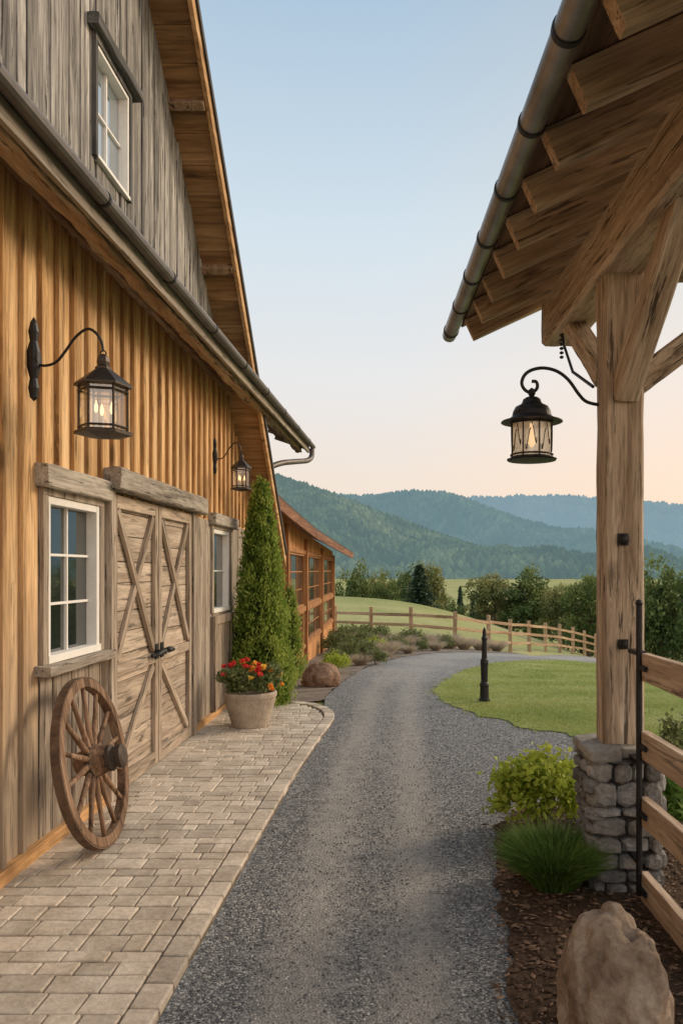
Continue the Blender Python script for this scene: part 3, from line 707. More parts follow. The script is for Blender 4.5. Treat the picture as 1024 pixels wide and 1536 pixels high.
for i in range(14):
    y=5.32-.38*i; X=.62-.05*(y-2.5)
    timber('rafter',(X,y,3.265),(3.2,y,3.265+(3.2-X)*sl),.07,.15,M['rafter'],pav,rough=.002,seg=14)
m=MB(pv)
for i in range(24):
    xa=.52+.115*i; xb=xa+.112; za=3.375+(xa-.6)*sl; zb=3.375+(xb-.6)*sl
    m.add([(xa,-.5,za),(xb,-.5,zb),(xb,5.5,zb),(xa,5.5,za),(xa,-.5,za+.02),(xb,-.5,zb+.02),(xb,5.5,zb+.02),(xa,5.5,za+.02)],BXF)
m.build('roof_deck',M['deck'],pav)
m=MB(pv); za=3.40+(.5-.6)*sl; zb=3.40+(3.3-.6)*sl
m.add([(.5,-.5,za),(3.3,-.5,zb),(3.3,5.56,zb),(.5,5.56,za),(.5,-.5,za+.05),(3.3,-.5,zb+.05),(3.3,5.56,zb+.05),(.5,5.56,za+.05)],BXF)
m.build('roof',M['roofdark'],pav)
def gx(y): return .55-.055*(y-2.37)
m=MB(); m.tube([(gx(y),y,3.35) for y in np.linspace(-.5,5.72,24)],.052,20); gut=m.build('gutter',M['zinc'],pav,smooth=True)
for i in range(9):
    y=5.6-.52*i; m=MB(); m.tube([(gx(y),y-.012,3.35),(gx(y),y+.012,3.35)],.057,20); m.build('gutter_strap',M['iron'],gut)
m=MB(); m.tube([(1.03,4.9,3.12),(1.02,4.78,3.0),(1.0,4.45,2.75),(1.03,4.1,2.58)],.009,8)
for k in range(6): m.lathe([(.004,-.01),(.014,-.004),(.014,.004),(.004,.01)],(1.03,4.9,3.1-.028*k),8)
m.build('tie_rod',M['iron'],pav)
for zz,s in ((1.755,1),(1.225,.8)):
    m=MB(); m.lathe([(.001,0),(.028*s,.001),(.03*s,.012),(.02*s,.02),(.012*s,.035),(.001,.038)],(0,0,0),12,M=Matrix.Translation((1.125,3.879,zz))@Matrix.Rotation(PI/2,4,'X')); 
    m.box(1.10,1.15,3.87,3.884,zz-.03*s,zz+.03*s)
    m.build('bolt_plate',M['iron'],pav)
gate=empty('rail_gate',(1.15,3.68,0),'four rail pale timber gate hung on a black iron bar beside the stone pier','gate')
m=MB(); m.tube([(1.145,3.68,.04),(1.145,3.68,1.43)],.0145,10); m.lathe([(.014,0),(.02,.01),(.014,.025),(.001,.03)],(1.145,3.68,1.43),10)
for z in (.2,.68,1.2): m.box(1.13,1.18,3.68,3.81,z-.01,z+.01)
m.build('iron_bar',M['iron'],gate)
for z in (1.135,.76,.44,.08):
    timber('rail',(1.175,3.70,z),(1.25,1.2,z),.045,.135,M['rail'],gate,rough=.003)
    m=MB(); m.box(1.138,1.15,3.58,3.70,z-.012,z+.012); m.build('hinge_strap',M['iron'],gate)
timber('end_stile',(1.25,1.2,.0),(1.25,1.2,1.3),.08,.08,M['rail'],gate,rough=.003)
# ------------------------------------------------------------------ lanterns
def wall_lantern(label,group):
    L=empty('wall_lantern',(0,0,0),label,'lantern',group)
    m=MB(); m.lathe([(.001,-.22),(.02,-.2),(.028,-.15),(.02,-.1),(.034,-.04),(.036,.04),(.02,.1),(.028,.15),(.018,.2),(.001,.23)],(.02,0,0),10); m.tube([(.0,0,0),(.05,0,0)],.03,10); m.build('backplate',M['iron'],L,local=True)
    m=MB(); pts=[(.03,0,-.02),(.08,0,-.03),(.14,0,-.01),(.19,0,.05),(.24,0,.12),(.30,0,.165),(.345,0,.15),(.38,0,.10),(.39,0,.05)]
    m.tube(catm([Vector(p) for p in pts],4),.0075,8); m.tube([(.39+.015*math.cos(a),0,.035+.015*math.sin(a)) for a in np.linspace(0,2*PI,12)],.004,6); m.build('arm',M['iron'],L,local=True)
    c=(.39,0,0)
    m=MB(); m.lathe([(.012,.03),(.03,.015),(.034,-.01),(.03,-.03),(.042,-.04),(.042,-.05),(.14,-.125),(.148,-.135),(.148,-.145),(.12,-.147)],c,6,ph=.26); m.build('hood',M['bronze'],L,local=True)
    m=MB()
    for k in range(6):
        a=k*PI/3+.26; x,y=math.cos(a),math.sin(a); m.tube([(c[0]+.122*x,.122*y,-.14),(c[0]+.122*x,.122*y,-.385)],.0065,6)
    for z in (-.36,-.17):
        m.tube([(c[0]+.125*math.cos(a),.125*math.sin(a),z) for a in [k*PI/3+.26 for k in range(7)]],.006,6)
    m.lathe([(.05,-.375),(.14,-.38),(.148,-.385),(.148,-.40),(.10,-.408),(.02,-.42)],c,6,ph=.26); m.build('cage',M['bronze'],L,local=True)
    m=MB(); m.lathe([(.116,-.375),(.116,-.15)],c,6,ph=.26); m.build('glass',M['clear'],L,local=True)
    m=MB()
    for k in range(3):
        a=k*2*PI/3; x,y=c[0]+.045*math.cos(a),.045*math.sin(a); m.tube([(x,y,-.37),(x,y,-.29)],.012,8)
    m.build('candle_tube',M['white'],L,local=True)
    m=MB()
    for k in range(3):
        a=k*2*PI/3; m.lathe([(.004,-.29),(.010,-.275),(.010,-.255),(.002,-.225)],(c[0]+.045*math.cos(a),.045*math.sin(a),0),8)
    m.build('bulb',M['bulb'],L,local=True); return L
l1=wall_lantern('large bronze wall lantern hanging on a curved arm above the gridded window','lanterns on the barn wall'); l1.location=(-1.972,4.09,2.72)
l2=copy_tree(l1); l2['label']='small bronze wall lantern farther along the barn beside the tall evergreen'; l2.location=(-1.97,8.1,2.80); l2.scale=(.75,.8,.88)
hl=empty('hanging_lantern',(.685,4.0,2.2),'black round lantern with scrollwork cage hanging from the pavilion post','lantern')
q=[P(893,608,4.0),P(880,603,4.0),P(868,592,4.0),P(852,570,4.0),P(835,557,4.0),P(815,552,4.0),P(797,555,4.0),P(786,563,4.0),P(782,575,4.0),P(787,585,4.0),P(797,589,4.0),P(805,582,4.0),P(804,573,4.0),P(797,572,4.0)]
q[0].x+=.03
m=MB(); m.tube(catm(q),.009,8); m.build('scroll_arm',M['iron'],hl,smooth=True)
c=(.685,4.0,0)
m=MB(); m.lathe([(.004,2.55),(.016,2.54),(.02,2.52),(.012,2.505),(.03,2.50),(.045,2.49),(.05,2.475),(.056,2.465),(.085,2.45),(.098,2.425),(.103,2.40),(.125,2.385),(.158,2.375),(.16,2.37),(.11,2.368)],c,28); m.build('hood',M['iron'],hl)
m=MB()
for z in (2.362,2.20,2.185): m.tube([(c[0]+.108*math.cos(a),c[1]+.108*math.sin(a),z) for a in np.linspace(0,2*PI,25)],.005,6)
for k in range(8):
    a=k*PI/4+.2; m.tube([(c[0]+.108*math.cos(a),c[1]+.108*math.sin(a),2.37),(c[0]+.108*math.cos(a),c[1]+.108*math.sin(a),2.18)],.004,6)
    for s in (1,-1):
        pts=[]
        for t in np.linspace(0,1,13):
            aa=a+PI/8+s*(.26*math.sin(t*PI*.5)); zz=2.30+.055*math.cos(t*4.2)+ (.0 if s>0 else -.03)
            pts.append((c[0]+.106*math.cos(aa),c[1]+.106*math.sin(aa),zz))
        m.tube(pts,.0024,5)
m.lathe([(.03,2.165),(.125,2.17),(.13,2.178),(.108,2.186)],c,24); m.build('cage',M['iron'],hl)
m=MB(); m.lathe([(.098,2.19),(.098,2.365)],c,24); m.build('glass',M['frost'],hl)
m=MB(); m.lathe([(.01,2.365),(.012,2.33),(.022,2.29),(.02,2.26),(.004,2.24)],c,12); m.build('bulb',M['bulb'],hl)
# ------------------------------------------------------------------ wagon wheel
wh=empty('wagon_wheel',(-1.65,4.36,.04),'old wooden spoked wagon wheel leaning on the barn wall','wheel'); wh.rotation_euler=(0,R(-11),R(2))
def ringx(mb,r0,r1,h,n,cz,r=None):
    vs=[];fs=[]
    for k in range(n):
        a=2*PI*k/n
        for (rr,x) in ((r0,-h),(r1,-h),(r1,h),(r0,h)): vs.append((x,rr*math.cos(a),cz+rr*math.sin(a)))
    for k in range(n):
        a=4*k;b=4*((k+1)%n)
        for i in range(4): fs.append((a+i,a+(i+1)%4,b+(i+1)%4,b+i))
    mb.add(vs,fs,r)
m=MB(); ringx(m,.42,.474,.027,72,.482); m.build('rim',M['wheelw'],wh,bevel=.005,local=True)
m=MB(); ringx(m,.4745,.482,.024,72,.482); m.build('tyre',M['rust'],wh,local=True)
for k in range(14):
    a=2*PI*k/14+.1; e=Vector((0,math.cos(a),math.sin(a))); m=MB(); z_=Vector((0,0,.482)); m.tube([z_+e*.06,z_+e*.12,z_+e*.3,z_+e*.43],[.016,.019,.014,.013],8); m.build('spoke',M['wheelw'],wh,smooth=True,local=True)
Mx=Matrix.Translation((0,0,.482))@Matrix.Rotation(PI/2,4,'Y')
m=MB(); m.lathe([(.04,-.10),(.06,-.09),(.078,-.04),(.092,0),(.088,.04),(.076,.07),(.07,.09)],(0,0,0),24,M=Mx); m.build('hub',M['wheelw'],wh,local=True)
m=MB(); m.lathe([(.06,.085),(.074,.09),(.076,.11),(.06,.12),(.056,.14),(.066,.145),(.068,.17),(.05,.18),(.02,.182)],(0,0,0),20,M=Mx); m.build('hub_cap',M['hubiron'],wh,local=True)
m=MB(); m.lathe([(.093,-.015),(.097,-.015),(.097,.015),(.093,.015)],(0,0,0),24,M=Mx); m.build('hub_band',M['hubiron'],wh,local=True)
# ------------------------------------------------------------------ pot & flowers
pot=MB(); pc=(-1.5,7.68,.04)
pot.lathe([(.15,0),(.175,.005),(.2,.08),(.235,.2),(.255,.29),(.262,.30),(.265,.33),(.255,.35),(.24,.35),(.235,.33),(.23,.31),(.0,.31)],pc,40)
o=pot.build('flower_pot',M['pot'],None,smooth=False); tag(o,'round clay planter at the far end of the paver walkway','planter')
fl=empty('flowering_plant',(pc[0],pc[1],.36),'red and orange flowering plant filling the clay planter','flowers')
def blob(n,c,r,shell=.5):
    d=unit(rng.normal(size=(n,3))); rr=(shell+(1-shell)*rng.random((n,1))); return np.array(c)+d*rr*np.array(r)
c_=np.vstack([blob(120,(pc[0]+rng.uniform(-.24,.24),pc[1]+rng.uniform(-.24,.24),.47+rng.uniform(-.03,.14)),(.09,.09,.07)) for _ in range(26)]); c_=c_[c_[:,2]>.34]; leaves('foliage',c_,.055,.028,M['shrub'],fl)
def heads(n,x0,x1,z0=0):
    out=[]
    for _ in range(n):
        a=rng.uniform(0,2*PI); q=rng.uniform(.05,.33); xx=pc[0]+rng.uniform(x0,x1); yy=pc[1]+q*math.sin(a); qq=math.hypot(xx-pc[0],yy-pc[1])
        out.append(blob(26,(xx,yy,.47+z0+.20*math.sqrt(max(.02,1-(qq/.36)**2))+rng.uniform(-.05,.04)),(.026,.026,.017)))
    return np.vstack(out)
leaves('red_blossom',heads(22,-.3,.2),.032,.028,M['red'],fl); leaves('orange_blossom',heads(18,.0,.32,-.04),.032,.028,M['orange'],fl); leaves('yellow_blossom',heads(7,-.1,.3,-.02),.028,.024,M['yellow'],fl)
# ------------------------------------------------------------------ evergreens
def evergreen(name,loc,h,r,label,ncl=520,per=34,sz=.055):
    e=empty(name,loc,label,'evergreen')
    m=MB(); m.tube([(loc[0],loc[1],loc[2]-.05),(loc[0],loc[1],loc[2]+h*.9)],[.04,.01],8); m.build('trunk',M['bark'],e)
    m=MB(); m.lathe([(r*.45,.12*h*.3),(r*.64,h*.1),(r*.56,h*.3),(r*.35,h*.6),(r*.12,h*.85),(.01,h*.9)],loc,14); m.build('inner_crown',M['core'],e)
    P_=[];B_=[];RV=[]
    for i in range(ncl):
        t=random.random()**1.2; a=random.uniform(0,2*PI)
        prof=(1-t)**.68*(1 if t>.08 else .75+t*3)
        bmp=noise.noise(Vector((math.cos(a)*3.2,math.sin(a)*3.2,t*13)))
        rr=r*prof*(1+.42*bmp)*random.uniform(.86,1.05)+.014
        cc=np.array([loc[0]+rr*math.cos(a),loc[1]+rr*math.sin(a),loc[2]+.06+t*h*.97])
        k=per; cr=.036+.026*(1-t)
        P_.append(cc+rng.normal(size=(k,3))*cr*np.array([.7,.7,1.3])); B_.append(np.tile([math.cos(a)*.6,math.sin(a)*.6,1.2],(k,1))); RV.append(np.clip(rng.normal(.38+1.0*bmp+.3*random.random()+.12*math.cos(a),.16,k),0,1))  # light painted into spray colour: paler on the sunward side and bulges
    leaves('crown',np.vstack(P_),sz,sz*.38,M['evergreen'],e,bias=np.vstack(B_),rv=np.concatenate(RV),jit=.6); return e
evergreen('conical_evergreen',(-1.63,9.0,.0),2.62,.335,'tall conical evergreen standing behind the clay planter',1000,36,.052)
evergreen('conical_evergreen',(-1.80,12.6,H(-1.80,12.6)),1.45,.17,'shorter evergreen in front of the lodge windows behind the tall one',260,22,.055)
# ------------------------------------------------------------------ boulders
def boulder(name,loc,s,mat,label,seed,sub=5,shape=None,amp=.22,crag=.06):
    bm=bmesh.new(); bmesh.ops.create_icosphere(bm,subdivisions=sub,radius=1)
    for v in bm.verts:
        p=v.co.copy(); n1=noise.noise(p*1.1+Vector((seed,0,0))); n2=noise.noise(p*2.7+Vector((0,seed,0))); n3=noise.noise(p*7+Vector((seed,seed,0))); n4=noise.noise(p*16+Vector((seed,seed,0)))
        rid=1-abs(noise.noise(Vector((p.x*1.9+n2*.5,p.y*1.9,p.z*1.5+n1))+Vector((0,0,seed))))*2
        p=p*(1+amp*n1+amp*.5*n2+.05*n3+.018*n4-crag*max(0,rid-.75)*3.3)
        if shape: p=shape(p)
        v.co=Vector((p.x*s[0],p.y*s[1],p.z*s[2]))
    me=bpy.data.meshes.new(name); bm.to_mesh(me); bm.free(); me.polygons.foreach_set('use_smooth',[True]*len(me.polygons)); me.materials.append(mat)
    o=bpy.data.objects.new(name,me); C.objects.link(o); o.location=loc; return tag(o,label,'boulder')
def stump(p):
    k=1.0+.16*max(0,-p.z)
    dent=math.exp(-((p.x-.12)**2+(p.y+.3)**2)/.03)*.22 if p.z>.3 else 0
    z=p.z if p.z<.6 else .6+(p.z-.6)*.75
    return Vector((p.x*k,p.y*k,z-dent))
boulder('boulder',(.735,2.62,.10),(.195,.19,.35),M['boulder'],'large rough brown boulder on the mulch in the near right corner',5.7,6,stump,.24,.05)
boulder('boulder',(-1.17,11.3,.02),(.27,.25,.21),M['boulder2'],'reddish brown boulder beside the driveway bend near the evergreens',8.1)
# ------------------------------------------------------------------ near shrubs
def bush(name,loc,r,mat,label,n,L,W,cat='shrub',clumps=40,stems=True,group=None,bias=None):
    e=empty(name,loc,label,cat,group)
    if stems:
        m=MB()
        for k in range(9):
            a=random.uniform(0,2*PI); q=random.uniform(.3,.8); m.tube([(0,0,-.03),(r[0]*q*.4*math.cos(a),r[1]*q*.4*math.sin(a),r[2]*.6),(r[0]*q*math.cos(a),r[1]*q*math.sin(a),r[2]*1.4)],[.008,.006,.003],5)
        m.build('stem',M['bark'],e,local=True)
    P_=[];RV=[]
    for i in range(clumps):
        d=unit(rng.normal(size=(1,3)))[0]; d[2]=abs(d[2])*1.0-.25; q=random.uniform(.5,1.1)
        cc=np.array([d[0]*r[0]*q,d[1]*r[1]*q,r[2]*.8+d[2]*r[2]*q*1.15]); k=n//clumps
        P_.append(cc+rng.normal(size=(k,3))*min(r)*.17); RV.append(np.clip(rng.normal(.2+.6*random.random(),.18,k)+.15*d[2],0,1))
    pp=np.vstack(P_); pp[:,2]=np.maximum(pp[:,2],.01)
    leaves('foliage',pp,L,W,M[mat],e,rv=np.concatenate(RV),local=True,bias=bias); return e
bush('lime_shrub',(.85,4.66,.02),(.28,.22,.27),'lime','lime green leafy shrub left of the stone pier',2700,.054,.032,clumps=80)
gr=empty('ornamental_grass',(.77,3.86,.03),'dark green mounded grass clump in front of the stone pier','grass clump')
n=6500; a=rng.uniform(0,2*PI,n); rr=rng.random(n)**.5*.11; B=np.column_stack([.77+rr*np.cos(a),3.86+rr*np.sin(a),np.full(n,.015)])
sp=rng.uniform(.0,.42,n)+rr*1.8; D=np.column_stack([np.cos(a)*sp+rng.normal(size=n)*.1,np.sin(a)*sp+rng.normal(size=n)*.1,np.ones(n)]); blades('blade',B,D,rng.uniform(.20,.385,n)*(1-.3*np.clip(sp-.3,0,1)),.0046,rng.uniform(.25,.6,n),M['ograss'],gr)
bush('leafy_perennial',(1.55,4.55,.02),(.2,.2,.24),'ograss','mid green leafy plant growing behind the gate right of the pier',1200,.07,.03,'plant')
bush('leafy_perennial',(1.95,5.3,.02),(.25,.2,.3),'shrub','dull green bush on the lawn edge behind the rail gate',1300,.06,.03,'plant')
m=MB(); bc=(1.03,9.4,.0)
m.lathe([(.068,0),(.07,.02),(.056,.03),(.053,.17),(.06,.19),(.055,.21),(.042,.23),(.046,.42),(.05,.46),(.046,.5),(.034,.52),(.03,.74),(.037,.75),(.037,.77),(.026,.79),(.02,.86),(.012,.885),(.001,.90)],bc,20)
o=m.build('bollard',M['iron'],None); tag(o,'slim black iron bollard on the left edge of the lawn','bollard')
# ------------------------------------------------------------------ fence
fp=[(-6.5,33),(-2.6,28.6),(1.04,24.6),(2.7,26.2),(5.2,30.6),(10.3,40),(15,48.5)]
fen=empty('rail_fence',(1.04,24.6,H(1.04,24.6)),'timber post and rail fence curving round the outside of the driveway bend','fence')
pts=[Vector(p) for p in fp]; tot=sum((b-a).length for a,b in zip(pts,pts[1:]))
def along(s):
    for a,b in zip(pts,pts[1:]):
        l=(b-a).length
        if s<=l: return a.lerp(b,s/l)
        s-=l
    return pts[-1]
npst=19; pp=[along(tot*i/npst) for i in range(npst+1)]
for p in pp:
    z=H(p.x,p.y); timber('post',(p.x,p.y,z-.2),(p.x+random.uniform(-.03,.03),p.y,z+1.2+random.uniform(-.04,.08)),.13,.13,M['fence'],fen,rough=.006,seg=5,up=(0,1,0))
for a,b in zip(pp,pp[1:]):
    za,zb=H(a.x,a.y),H(b.x,b.y)
    for k in (.3,.66,1.0): timber('rail',(a.x,a.y-.07,za+k),(b.x,b.y-.07,zb+k+random.uniform(-.03,.03)),.05,.1,M['fence'],fen,rough=.004,seg=5)
def put(o,x,y,s,label,g,rot=None,sz=None):
    o.location=(x,y,H(x,y)); o.scale=(s,s,sz or s); o.rotation_euler=(0,0,random.uniform(0,6) if rot is None else rot); o['label']=label; o['group']=g; return o
gsh='shrubs in the planting bed'
b1=bush('bed_shrub',(0,0,0),(.5,.5,.42),'shrub','x',1500,.085,.045,group=gsh)
b2=bush('bed_shrub',(0,0,0),(.5,.5,.42),'lime','x',1500,.08,.045,group=gsh)
dg=empty('dry_grass_clump',(0,0,0),'x','grass clump'); n=900; a=rng.uniform(0,2*PI,n); rr=rng.random(n)**.5*.15
B=np.column_stack([rr*np.cos(a),rr*np.sin(a),np.zeros(n)]); sp=rng.uniform(.05,.8,n); blades('blade',B,np.column_stack([np.cos(a)*sp,np.sin(a)*sp,np.ones(n)]),rng.uniform(.4,.8,n),.011,.5,M['dry'],dg,local=True)
gl='dull green shrub in the planting bed in front of the rail fence'
put(b2,-1.15,13.6,.5,'yellow green shrub above the reddish boulder beside the lodge',gsh)
first=True
for (x,y,s) in [(-1.1,16.2,.65),(-.75,17.6,.6),(-1.5,19.0,.8),(-.9,19.8,.8),(-.1,20.2,.6),(.3,22.2,.8),(-.7,22.6,.9),(-1.6,22.6,.9),(1.3,23.2,.6),(-.5,15.6,.45),(-1.25,14.9,.5),(.6,21.2,.45),(-1.3,24.5,.9)]:
    o=b1 if first else copy_tree(b1); first=False; put(o,x,y,s,gl,gsh)
o=copy_tree(b2); put(o,-.62,18.9,.6,'yellow green shrub midway along the planting bed',gsh)
first=True
for (x,y,s) in [(-.35,18.4,.8),(-1.2,20.8,1.0),(.1,21.3,.9),(.7,22.6,.9),(1.5,23.9,1.0),(-.2,23.4,1.0),(1.0,21.6,.6),(2.0,24.0,.8),(-1.0,18.2,.7),(2.6,25.0,.8),(3.3,26.2,.8),(-1.9,24.6,1.1),(.2,19.6,.5),(-.45,16.9,.5),(-.8,15.4,.5),(-.3,19.3,.7),(.5,23.0,1.0),(-.9,21.6,.9),(-.4,22.0,.8)]:
    o=dg if first else copy_tree(dg); first=False; put(o,x,y,s,'pale dry grass tuft in the planting bed in front of the rail fence','dry grass tufts in the planting bed')
# ------------------------------------------------------------------ trees
def crown_tree(name,mat,seed,lobes=9,ncl=170,per=22,L=.42):
    random.seed(seed); e=empty(name,(0,0,0),'x','tree')
    m=MB(); m.tube([(0,0,-.5),(.05,0,1.2),(0,.1,3.0),(.1,0,5.5)],[.24,.19,.13,.04],8)
    for k in range(7):
        a=random.uniform(0,6.28); z=random.uniform(1.6,3.6); q=random.uniform(1.6,2.6); m.tube([(0,0,z),(q*.5*math.cos(a),q*.5*math.sin(a),z+.9),(q*math.cos(a),q*math.sin(a),z+1.6)],[.1,.06,.02],6)
    m.build('trunk',M['bark'],e,local=True)
    LB=[((random.uniform(-2.3,2.3),random.uniform(-2,2),random.uniform(1.8,5.6)),random.uniform(1.0,1.7)) for _ in range(lobes)]+[((0,0,4.3),2.3),((.2,0,6.4),1.3),((0,0,2.4),2.2)]
    P_=[];RV=[]
    for i in range(ncl):
        c,r=random.choice(LB); d=unit(rng.normal(size=(1,3)))[0]; q=random.uniform(.7,1.05); cc=np.array(c)+d*r*q
        if cc[2]<.7: continue
        P_.append(cc+rng.normal(size=(per,3))*.26); RV.append(np.clip(rng.normal(.3+.4*d[2]+.2*d[0]+.2*random.random(),.13,per),0,1))  # light painted into leaf colour: lobe tops and one side paler
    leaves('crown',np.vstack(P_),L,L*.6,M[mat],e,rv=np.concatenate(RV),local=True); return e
def conifer_tree(name,seed):
    random.seed(seed); e=empty(name,(0,0,0),'x','tree'); m=MB(); m.tube([(0,0,-.5),(0,0,7.6)],[.18,.03],8); m.build('trunk',M['bark'],e,local=True)
    P_=[];B_=[];RV=[]
    for i in range(26):
        z=.6+7.2*i/26; R0=2.3*(1-z/8.2)**.85
        for k in range(11):
            a=random.uniform(0,6.28); R1=R0*random.uniform(.75,1.1); t=rng.random((16,1))
            cc=np.array([0,0,z])+t*np.array([R1*math.cos(a),R1*math.sin(a),-.25*R1]); P_.append(cc+rng.normal(size=(16,3))*.1); B_.append(np.tile([math.cos(a),math.sin(a),-.3],(16,1))*1.5); RV.append(np.clip(t[:,0]*.6+rng.random(16)*.4,0,1))
    leaves('crown',np.vstack(P_),.5,.22,M['conifer'],e,bias=np.vstack(B_),rv=np.concatenate(RV),local=True,jit=.7); return e
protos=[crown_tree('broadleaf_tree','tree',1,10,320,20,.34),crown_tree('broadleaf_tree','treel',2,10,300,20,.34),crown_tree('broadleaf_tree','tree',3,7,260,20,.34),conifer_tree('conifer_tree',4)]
random.seed(11); used=[False]*4
def tree(k,xp,top,D,wpx,label,group=None):
    o=protos[k] if not used[k] else copy_tree(protos[k]); used[k]=True
    p=P(xp,top,D); z0=H(p.x,D); hh=p.z-z0; Wf=6.6 if k<3 else 4.4
    o.location=(p.x,D,z0); o.scale=(wpx/1150*D/Wf,wpx/1150*D/Wf,hh/7.9); o.rotation_euler=(0,0,random.uniform(0,6.28)); o['label']=label
    if group: o['group']=group
    return o
tree(3,629,846,72,58,'lone dark pointed conifer rising above the pasture crest')
tree(1,742,858,72,92,'pale rounded tree standing left of the large round tree beyond the fence')
tree(0,792,850,70,120,'large round green tree beyond the middle of the fence')
tree(1,845,874,66,72,'lower round tree just right of the large round tree')
tree(2,882,860,62,84,'dark green tree beyond the fence just left of the pavilion post')
tree(0,990,836,46,120,'big dark tree right of the pavilion post')
tree(2,1055,826,42,120,'dark tree at the right edge of the view above the gate')
tree(1,940,866,60,85,'pale green tree hidden partly behind the pavilion post')
bg='trees in the wooded belt beyond the pasture'
for i in range(24):
    xp_=492+ i*22+random.uniform(-9,9)
    if 650<xp_<860:
        if i%2: continue
        top=random.uniform(886,904); D=random.uniform(120,150); w=random.uniform(36,58)
    else:
        top=random.uniform(838,868); D=random.uniform(92,125); w=random.uniform(50,88)
    k=random.choice([0,1,2,0,1]); tree(k,xp_,top,D,w,'rounded tree in the wooded belt between the pasture and the mountains',bg)
for (x,t,D,w) in ((690,878,92,26),(664,884,100,26),(708,890,90,26)):
    tree(3,x,t,D,w,'small conifer in the wooded belt between the pasture and the mountains','conifers in the wooded belt beyond the pasture')
for (x,t,D,w) in ((655,902,84,46),(690,908,80,46),(724,914,76,46),(612,890,88,52),(570,872,92,60),(530,862,96,60)):
    tree(random.choice([0,1,2]),x,t,D,w,'low bushy tree along the near edge of the wooded belt','low trees along the near edge of the wooded belt')
# ------------------------------------------------------------------ mountains
def ridge(name,sky,Dc,mat,label,seed,ntuft,th,amp,d0=.5):
    xs_=[(s[0]-600)/1150*Dc for s in sky]; zs_=[1.6+(855-s[1])/1150*Dc for s in sky]
    NX=260; X=np.linspace(min(xs_),max(xs_),NX)
    zc=np.interp(X,xs_,zs_); k=np.ones(15)/15; zc=np.convolve(np.pad(zc,7,mode='edge'),k,'valid')
    def hf(x,t):
        crest=float(np.interp(x,X,zc)); pr=t**1.1 if t<=1 else max(0,1-(t-1)*1.6)
        w=max(0,math.sin(min(t,1)*PI))**.8; u=x/Dc*7+seed
        r1=1-2*abs(noise.noise(Vector((u*1.6+t*1.4,t*.9,seed))))
        sp=noise.noise(Vector((u*1.1+t*1.2,t*1.1,seed)))*w*amp+(r1-.6)*w*amp*.9+noise.noise(Vector((u*3.2-t*1.8,t*2.4,seed+4)))*w*amp*.4
        hfq=noise.noise(Vector((x/Dc*60,t*25,seed)))*amp*.06
        return -6+(crest+6)*pr+sp*(1 if t<.9 else .6)+hfq
    V=[];tt=np.concatenate([np.linspace(0,1,60),np.linspace(1.03,1.5,16)])
    for t in tt:
        D=Dc*(d0+(1-d0)*t)
        for x in X: V.append((x,D,hf(x,t)))
    F=[(j*NX+i,j*NX+i+1,(j+1)*NX+i+1,(j+1)*NX+i) for j in range(len(tt)-1) for i in range(NX-1)]
    o=npmesh(name,np.array(V),F,np.full(len(F),.25),mat,smooth=True); tag(o,label,'mountain',kind='structure')
    VV=[];FF=[];RV=[]; x0v,x1v=(395-600)/1150*Dc,(1120-600)/1150*Dc
    for i in range(ntuft):
        x=random.uniform(max(X[0],x0v),min(X[-1],x1v)); t=random.random()**.75*1.02; z=hf(x,t); D=Dc*(d0+(1-d0)*t); s=th*random.uniform(.5,1.3); b=len(VV); w=s*.5; a=random.random()*1.5
        if z<-8: continue
        for k in range(5): VV.append((x+w*math.cos(a+k*PI*.4),D+w*math.sin(a+k*PI*.4),z-s*.1))
        for k in range(5): VV.append((x+w*.75*math.cos(a+k*PI*.4),D+w*.75*math.sin(a+k*PI*.4),z+s*.55))
        VV.append((x,D,z+s))
        for k in range(5): FF+=[(b+k,b+(k+1)%5,b+5+(k+1)%5,b+5+k),(b+5+k,b+5+(k+1)%5,b+10)]
        RV+=[random.random()]*10
    if ntuft: o=npmesh(name.replace('ridge','forest'),np.array(VV),FF,RV,mat); tag(o,'dense forest covering the '+label,'forest',kind='stuff')
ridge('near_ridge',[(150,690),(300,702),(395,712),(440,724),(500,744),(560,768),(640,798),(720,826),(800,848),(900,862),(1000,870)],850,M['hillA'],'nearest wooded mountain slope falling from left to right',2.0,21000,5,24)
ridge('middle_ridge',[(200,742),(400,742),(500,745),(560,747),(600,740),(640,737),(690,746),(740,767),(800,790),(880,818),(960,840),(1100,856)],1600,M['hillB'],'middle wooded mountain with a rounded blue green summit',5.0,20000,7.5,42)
ridge('far_ridge',[(300,764),(500,758),(700,753),(760,749),(820,744),(870,746),(950,753),(1024,760),(1200,768),(1500,780)],3200,M['hillC'],'farthest pale blue mountain on the right horizon',9.0,12000,13,90)
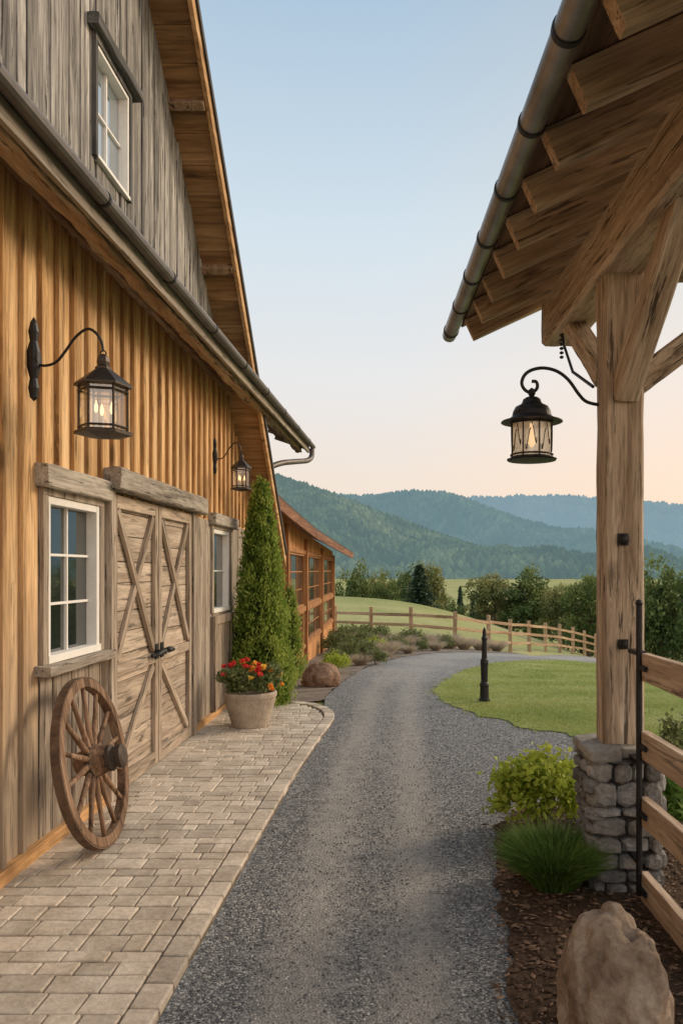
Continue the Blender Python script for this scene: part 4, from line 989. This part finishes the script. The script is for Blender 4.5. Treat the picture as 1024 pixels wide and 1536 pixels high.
# ------------------------------------------------------------------ world, sun, camera
w=bpy.data.worlds.new('World'); bpy.context.scene.world=w; w.use_nodes=True; nt=w.node_tree; nd=nt.nodes; bgd=nd['Background']
tc=nd.new('ShaderNodeTexCoord'); sp=nd.new('ShaderNodeSeparateXYZ'); nt.links.new(tc.outputs['Generated'],sp.inputs[0])
def wramp(src,stops,mul=.5,add=.5):
    rp=nd.new('ShaderNodeValToRGB'); e=rp.color_ramp.elements
    while len(e)<len(stops): e.new(.5)
    for i,(p,c) in enumerate(stops): e[i].position=p; e[i].color=(*c,1)
    ma=nd.new('ShaderNodeMath'); ma.operation='MULTIPLY_ADD'; ma.inputs[1].default_value=mul; ma.inputs[2].default_value=add; nt.links.new(src,ma.inputs[0]); nt.links.new(ma.outputs[0],rp.inputs[0]); return rp.outputs[0]
def wmul(a,b):
    mu=nd.new('ShaderNodeMix'); mu.data_type='RGBA'; mu.blend_type='MULTIPLY'; mu.inputs[0].default_value=1; mu.clamp_result=False; nt.links.new(a,mu.inputs[6]); nt.links.new(b,mu.inputs[7]); return mu.outputs[2]
g1=wramp(sp.outputs[2],[(0,(.16,.17,.12)),(.48,(.25,.25,.2)),(.5,(.95,.71,.53)),(.56,(.93,.77,.64)),(.62,(.86,.82,.78)),(.70,(.70,.78,.82)),(.80,(.45,.58,.70)),(1,(.34,.48,.62))])
rear_fill=wramp(sp.outputs[1],[(0,(1.9,1.8,1.7)),(.38,(1.6,1.55,1.5)),(.62,(1,1,1)),(1,(1,1,1))])  # unseen sky behind the camera brightened as added fill light
g3=wramp(sp.outputs[0],[(0,(.95,1.0,1.04)),(.5,(.97,1.0,1.03)),(.62,(1.04,.98,.93)),(1,(1.25,1.0,.80))])
sky=nd.new('ShaderNodeTexSky'); sky.sky_type='NISHITA'; sky.sun_disc=False; sky.sun_elevation=R(26); sky.sun_rotation=R(60)
ad=nd.new('ShaderNodeMix'); ad.data_type='RGBA'; ad.blend_type='ADD'; ad.inputs[0].default_value=.012; nt.links.new(wmul(wmul(g1,rear_fill),g3),ad.inputs[6]); nt.links.new(sky.outputs[0],ad.inputs[7]); nt.links.new(ad.outputs[2],bgd.inputs[0]); bgd.inputs[1].default_value=.95
sd=bpy.data.lights.new('sun','SUN'); sd.energy=2.5; sd.angle=R(20); sd.color=(1,.80,.58); so=bpy.data.objects.new('sun',sd); C.objects.link(so)
el,az=R(26),R(30); dv=Vector((math.cos(el)*math.cos(az),math.cos(el)*math.sin(az),math.sin(el))); so.rotation_euler=dv.to_track_quat('Z','Y').to_euler()
cd=bpy.data.cameras.new('camera'); cam=bpy.data.objects.new('camera',cd); C.objects.link(cam); cam.location=(0,0,1.6); cam.rotation_euler=(PI/2,0,0)
cd.sensor_fit='VERTICAL'; cd.sensor_height=36; cd.lens=36*1150/1536; cd.shift_x=-88/1536; cd.shift_y=87/1536; cd.clip_end=20000; cd.clip_start=.05
bpy.context.scene.camera=cam
sc=bpy.context.scene; sc.view_settings.view_transform='Standard'; sc.view_settings.look='None'; sc.view_settings.exposure=0
